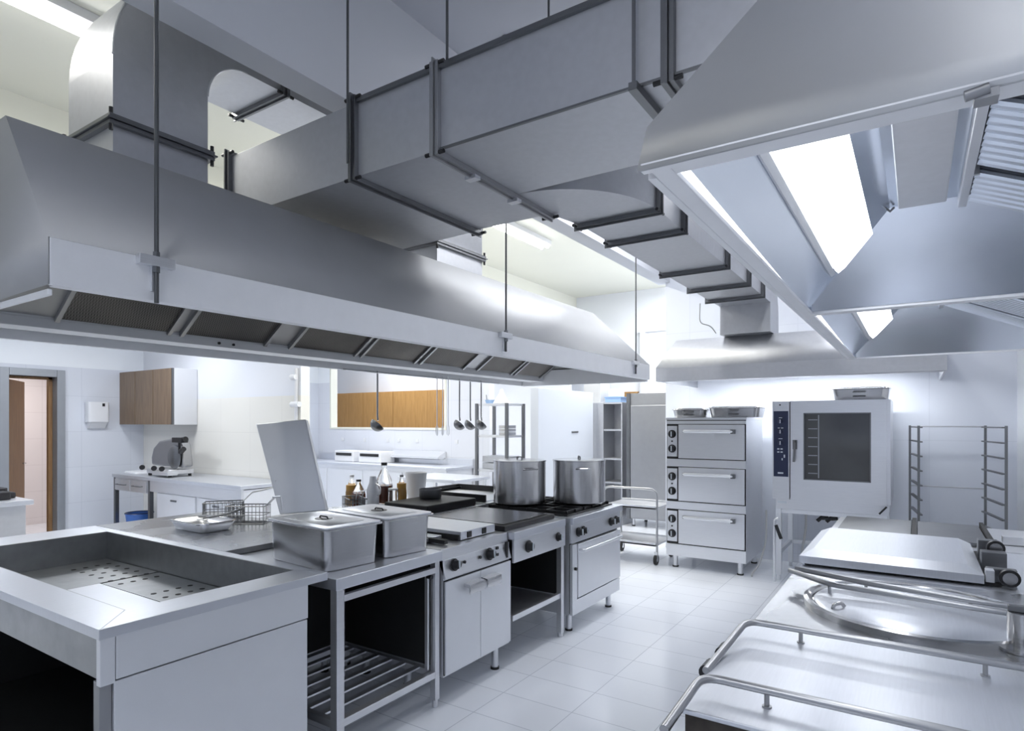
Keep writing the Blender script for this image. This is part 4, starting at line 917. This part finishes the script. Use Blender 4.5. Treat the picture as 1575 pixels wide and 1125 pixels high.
t = thing('notice_panel', 'tall orange-brown wooden panel on the far wall beside the refrigerator', 'panel', (-4.3, YF-.03, 1.35))
MB().box(-4.82, -4.32, YF-.04, YF-.001, 1.36, 2.1).build('board', 'orange', t); MB().box(-4.84, -4.30, YF-.045, YF-.001, 2.1, 2.12).build('board_rail', 'orange', t)
# shelving rack
t = thing('shelf_rack', 'narrow steel shelf rack behind the left stock pot', 'shelving', (-4.65, 6.8, 0))
sx0, sx1, sy0, sy1 = -4.90, -4.42, 6.58, 6.98
for (x, y) in ((sx0, sy0), (sx1, sy0), (sx0, sy1), (sx1, sy1)): MB().box(x-.018, x+.018, y-.018, y+.018, 0, 1.80).build('post', 'dark', t)
for z in (.4, .9, 1.35, 1.77): MB().box(sx0, sx1, sy0, sy1, z, z+.03).build('shelf', 'steel', t, bevel=.002)
t = thing('funnel', 'white cone-shaped funnel upside down on the top of the shelf rack', 'funnel', (-4.6, 6.75, 1.8))
MB().lathe((-4.62, 6.75, 1.801), [(.11, 0), (.112, .01), (.035, .13), (.02, .19), (0, .19)], 28).build('cone', 'white', t)
t = thing('blue_basin', 'pale blue basin beside the funnel on the shelf rack', 'basin', (-4.78, 6.75, 1.8))
MB().lathe((-4.80, 6.74, 1.801), [(0, 0), (.05, 0), (.07, .05), (.066, .05), (.046, .006), (0, .006)], 28).build('bowl', 'paleblue', t)
MB().cyl((-4.82, 6.70, 1.82), (-4.83, 6.70, 1.92), .008, n=8).build('upright_handle', 'frame', t)
for k in range(3):
    o = MB().rbox(-4.58, -4.44, 6.62, 6.84, 1.382+k*.045, 1.42+k*.045, .02).build('steel_dish', 'polish', None); tag(o, ['lowest', 'middle', 'topmost'][k]+' steel dish of the short stack on the rack shelf', 'dish', 'dishes stacked on the shelf rack')
for k in range(2):
    o = MB().box(-4.84, -4.46, 6.62, 6.94, .932+k*.09, 1.01+k*.09, Matrix.Rotation(.02, 3, 'Y')).build('oven_tray', 'galv', None, bevel=.004); tag(o, ['lower', 'upper'][k]+' grey metal tray box stored on the rack behind the left stock pot', 'tray', 'tray boxes on the shelf rack')

# counters behind the island
t = thing('white_worktable', 'bright white-topped table behind the island, in front of the rack', 'table', (-4.9, 5.9, 0))
MB().box(-5.35, -4.45, 5.55, 6.25, .84, .88).build('tabletop', 'top', t, bevel=.004)
for (x, y) in ((-5.3, 5.6), (-4.5, 5.6), (-5.3, 6.2), (-4.5, 6.2)): MB().box(x-.02, x+.02, y-.02, y+.02, 0, .84).build('leg', 'steel', t)
MB().box(-5.3, -4.5, 5.6, 6.2, .25, .27).build('lower_shelf', 'steel', t)
t = thing('passthrough_counter', 'long stainless counter below the pass-through opening', 'counter', (-7, 7.0, 0))
MB().box(-9.0, -5.55, 6.72, 7.38, .86, .90).box(-9.0, -5.55, 7.35, 7.385, .90, 1.0).build('top', 'top', t, bevel=.004)
MB().box(-8.98, -5.57, 6.76, 7.36, .12, .86).build('body', 'panel', t)
for i in range(4): MB().box(-8.9+i*.84, -8.1+i*.84, 6.745, 6.76, .16, .80).build('door', 'panel', t, bevel=.003)
feet(t, [(-8.9, 6.85), (-5.65, 6.85), (-7.3, 6.85)], .13)
for i, (x, w) in enumerate(((-7.95, .45), (-7.35, .5))):
    t = thing('counter_appliance', ['left low appliance with a black slot on the pass-through counter', 'right low appliance with a black slot on the pass-through counter'][i], 'appliance', (x, 7.1, .9), 'low appliances on the pass-through counter')
    MB().box(x-w/2, x+w/2, 6.98, 7.3, .901, 1.08).build('housing', 'white', t, bevel=.01); MB().box(x-w/2+.04, x+w/2-.04, 6.972, 6.982, 1.0, 1.045).build('slot', 'black', t)
t = thing('wall_box', 'stainless ledge box on the wall under the pass-through opening', 'shelf', (-6.6, 7.3, 1.1))
MB().prism([(-7.2, 7.39, .96), (-7.2, 7.2, .99), (-7.2, 7.2, 1.02), (-7.2, 7.39, 1.10)], (1.1, 0, 0)).build('ledge', 'panel', t)
for i, x in enumerate((-8.45, -7.9, -7.35, -7.1, -6.7, -5.9)):
    o = MB().box(x-.03, x+.03, YO-.012, YO-.001, 1.22, 1.28).cyl((x, YO-.012, 1.25), (x, YO-.016, 1.25), .018, n=14).build('wall_socket', 'white', None, bevel=.002)
    tag(o, ['first', 'second', 'third', 'fourth', 'fifth', 'last'][i]+' white socket from the left on the tiled wall under the opening', 'socket', 'sockets under the pass-through opening')
# orange-brown cabinets seen through the opening
yc = 9.4
for i, (x0, x1) in enumerate(((-11.0, -10.1), (-10.1, -9.2), (-9.2, -7.3))):
    t = thing('wooden_wall_cabinet', ['left brown wooden cabinet seen through the opening', 'middle brown wooden cabinet seen through the opening behind the single ladle', 'right and widest brown wooden cabinet seen through the opening'][i], 'cabinet', ((x0+x1)/2, yc+.2, 1.35), 'cabinets beyond the opening')
    MB().box(x0+.004, x1-.004, yc+.02, yc+.35, 1.35, 2.2).build('carcass', 'orange', t); MB().box(x0+.006, x1-.006, yc, yc+.02, 1.352, 2.198).build('door', 'orange', t, bevel=.002)
struct('wall_beyond', MB().box(-12.5, -5.2, yc+.36, yc+.44, 0, 3.6), 'paint', smooth=False)
struct('wall_beyond_side', MB().box(-12.5, -12.4, 5.5, yc+.36, 0, 3.6).box(-12.4, -9.22, 5.5, 5.6, 0, 3.6), 'paint', smooth=False)
struct('ceiling_beyond', MB().box(-12.5, -5.7, 5.5, yc+.5, 3.6, 3.7), 'paint', smooth=False)
area('beyond_light', (-8.6, 8.5, 3.5), 2.0, .5, 70, COOL)

# ------------------------------------------------------------------ left room
t = thing('wooden_wall_cabinet', 'greyish brown wooden wall cabinet with three doors above the slicer', 'cabinet', (-8.3, 4.2, 1.5))
cx0, cx1, cyf = -9.09, -7.72, 4.05
MB().box(cx0, cx1, cyf+.022, 4.365, 1.52, 2.23).build('carcass', 'white', t, bevel=.002)
for (x0, x1) in ((cx0, -8.66), (-8.66, -8.2), (-8.2, cx1-.03)): MB().box(x0+.007, x1-.007, cyf, cyf+.02, 1.522, 2.228).build('door', 'greywood', t, bevel=.002)
MB().box(cx1-.03, cx1-.004, cyf, cyf+.02, 1.522, 2.228).build('edge_band', 'dark', t)
t = thing('soap_dispenser', 'white wall-mounted dispenser between the door and the wooden cabinet', 'dispenser', (-9.05, 3.75, 1.47))
MB().rbox(-9.099, -8.97, 3.63, 3.88, 1.55, 1.82, .03).build('housing', 'white', t, bevel=.01)
MB().prism([(-9.099, 3.66, 1.55), (-8.98, 3.66, 1.55), (-9.06, 3.66, 1.47), (-9.099, 3.66, 1.47)], (0, .2, 0)).build('spout', 'white', t, bevel=.005)
MB().box(-8.972, -8.966, 3.79, 3.82, 1.76, 1.80).build('lock', 'black', t)
t = thing('slicer_table', 'stainless table with drawers along the left back wall', 'table', (-7.4, 4.0, 0))
ux0, ux1, uy0, uy1 = -8.5, -5.75, 3.7, 4.35
MB().box(ux0, ux1, uy0, uy1, .86, .90).build('tabletop', 'top', t, bevel=.003)
MB().box(ux0+.03, -7.60, uy0+.02, uy0+.04, .70, .86).box(-7.6, ux1-.02, uy0+.02, uy0+.05, .73, .86).build('apron', 'steel', t)
for x0 in (-8.42, -8.02):
    d = MB().box(x0, x0+.37, uy0, uy0+.02, .71, .84).build('drawer', 'steel', t, bevel=.002); MB().tube([(x0+.08, uy0, .78), (x0+.08, uy0-.03, .78), (x0+.29, uy0-.03, .78), (x0+.29, uy0, .78)], .006, fillet=.01).build('drawer_handle', 'dark', d)
for (x, y) in ((ux0+.03, uy0+.04), (-7.62, uy0+.04), (ux0+.03, uy1-.04), (-7.62, uy1-.04)): MB().box(x-.022, x+.022, y-.022, y+.022, 0, .86).build('leg', 'dark', t)
MB().box(-7.5, ux1-.02, uy0+.05, uy1-.01, .05, .85).build('cupboard', 'panel', t, bevel=.003)
for x0 in (-7.45, -6.6): 
    d = MB().box(x0, x0+.8, uy0+.03, uy0+.05, .1, .72).build('sliding_door', 'panel', t, bevel=.002); MB().box(x0+.3, x0+.42, uy0+.022, uy0+.03, .64, .66).build('finger_slot', 'dark', d)
MB().box(ux0+.03, -7.62, uy0+.03, uy1-.03, .165, .185).build('lower_shelf', 'steel', t)
t = thing('blue_bucket', 'blue plastic basin on the low shelf under the slicer table', 'bucket', (-8.27, 3.92, .186))
MB().lathe((-8.27, 3.92, .187), [(0, 0), (.13, 0), (.155, .20), (.165, .205), (.16, .215), (.145, .205), (.12, .01), (0, .01)], 36).build('basin', 'blue', t)
MB().tube([(-8.27+.158*math.cos(a), 3.92+.158*math.sin(a), .40) for a in [k/24*2*PI for k in range(25)]], .007, n=6).build('rim', 'navy', t)
# meat slicer
t = thing('meat_slicer', 'grey electric food slicer with round blade guard on the left table', 'slicer', (-7.75, 3.98, .9))
sx, sy = -7.62, 3.98
MB().rbox(sx-.30, sx+.26, sy-.16, sy+.16, .93, .985, .05).build('base', 'steel', t, bevel=.01)
MB().box(sx-.02, sx+.34, sy-.22, sy-.10, .925, .97).build('carriage', 'steel', t, bevel=.006)
# gauge plate / hood body
pts = [(-.42, .03), (-.43, .13), (-.38, .25), (-.24, .34), (.02, .375), (.22, .375), (.28, .30), (.33, .03)]
MB().prism([(sx+a, sy-.03, .98+b) for a, b in pts], (0, .13, 0)).build('motor_cover', 'dim', t, bevel=.03)
Rm = Matrix.Rotation(PI/2, 3, 'X')
MB().lathe((sx+.16, sy-.035, 1.13), [(0, .0), (.12, 0), (.145, .012), (.12, .03), (0, .035)], 40, Rm).build('blade_guard', 'dark', t)
MB().box(sx+.20, sx+.42, sy-.10, sy-.02, 1.31, 1.37).cyl((sx+.36, sy-.06, 1.34), (sx+.44, sy-.06, 1.35), .035, n=18).cyl((sx+.33, sy-.06, 1.20), (sx+.40, sy-.06, 1.24), .03, n=16).build('sharpener', 'black', t, bevel=.005)
MB().tube([(sx+.30, sy-.06, 1.33), (sx+.30, sy-.06, 1.18)], .015).build('sharpener_post', 'black', t)
for dx in (-.30, -.02, .16): MB().cyl((sx+dx, sy-.19, 1.0), (sx+dx+.03, sy-.21, 1.0), .03, n=16).build('knob', 'black', t)
for dx in (-.26, .20): 
    for dy in (-.12, .12): MB().cyl((sx+dx, sy+dy, .901), (sx+dx, sy+dy, .932), .02, n=12).build('foot', 'black', t)
o = MB().rbox(-8.42, -8.12, 3.80, 4.10, .902, .93, .04).build('white_cutting_board', 'white', None, bevel=.004); tag(o, 'white board lying on the left end of the slicer table', 'cutting board')
# counter at the far left edge
t = thing('side_counter', 'grey steel counter cut by the left edge of the picture', 'counter', (-6.8, 1.6, 0))
MB().box(-7.4, -6.2, 1.3, 2.10, .86, .90).build('top', 'top', t, bevel=.003); MB().box(-7.36, -6.25, 1.34, 2.06, .1, .86).build('body', 'galv', t, bevel=.003)
feet(t, [(-7.3, 1.4), (-6.35, 1.4), (-6.35, 1.92), (-7.3, 1.92)], .12)
q = MB()
for k in range(9): q.rbox(-6.95+.05*k, -6.80+.055*k, 1.78+random.uniform(0, .06), 1.98+random.uniform(0, .1), .901, .935+random.uniform(0, .05), .02)
o = q.build('folded_cloth', 'cloth', None, bevel=.008); tag(o, 'heap of dark cloth on the side counter at the left edge', 'cloth')
t = thing('wall_tap_pipes', 'white pipes and fittings on the end of the left back wall', 'pipe', (-5.66, 4.3, 1.4))
MB().tube([(-5.72, 4.35, 1.2), (-5.72, 4.35, 2.15)], .02).tube([(-5.80, 4.35, 1.75), (-5.64, 4.33, 1.75)], .03).build('pipe', 'white', t)
MB().cyl((-5.78, 4.33, 2.05), (-5.70, 4.33, 2.05), .03, n=14).build('fitting', 'white', t)
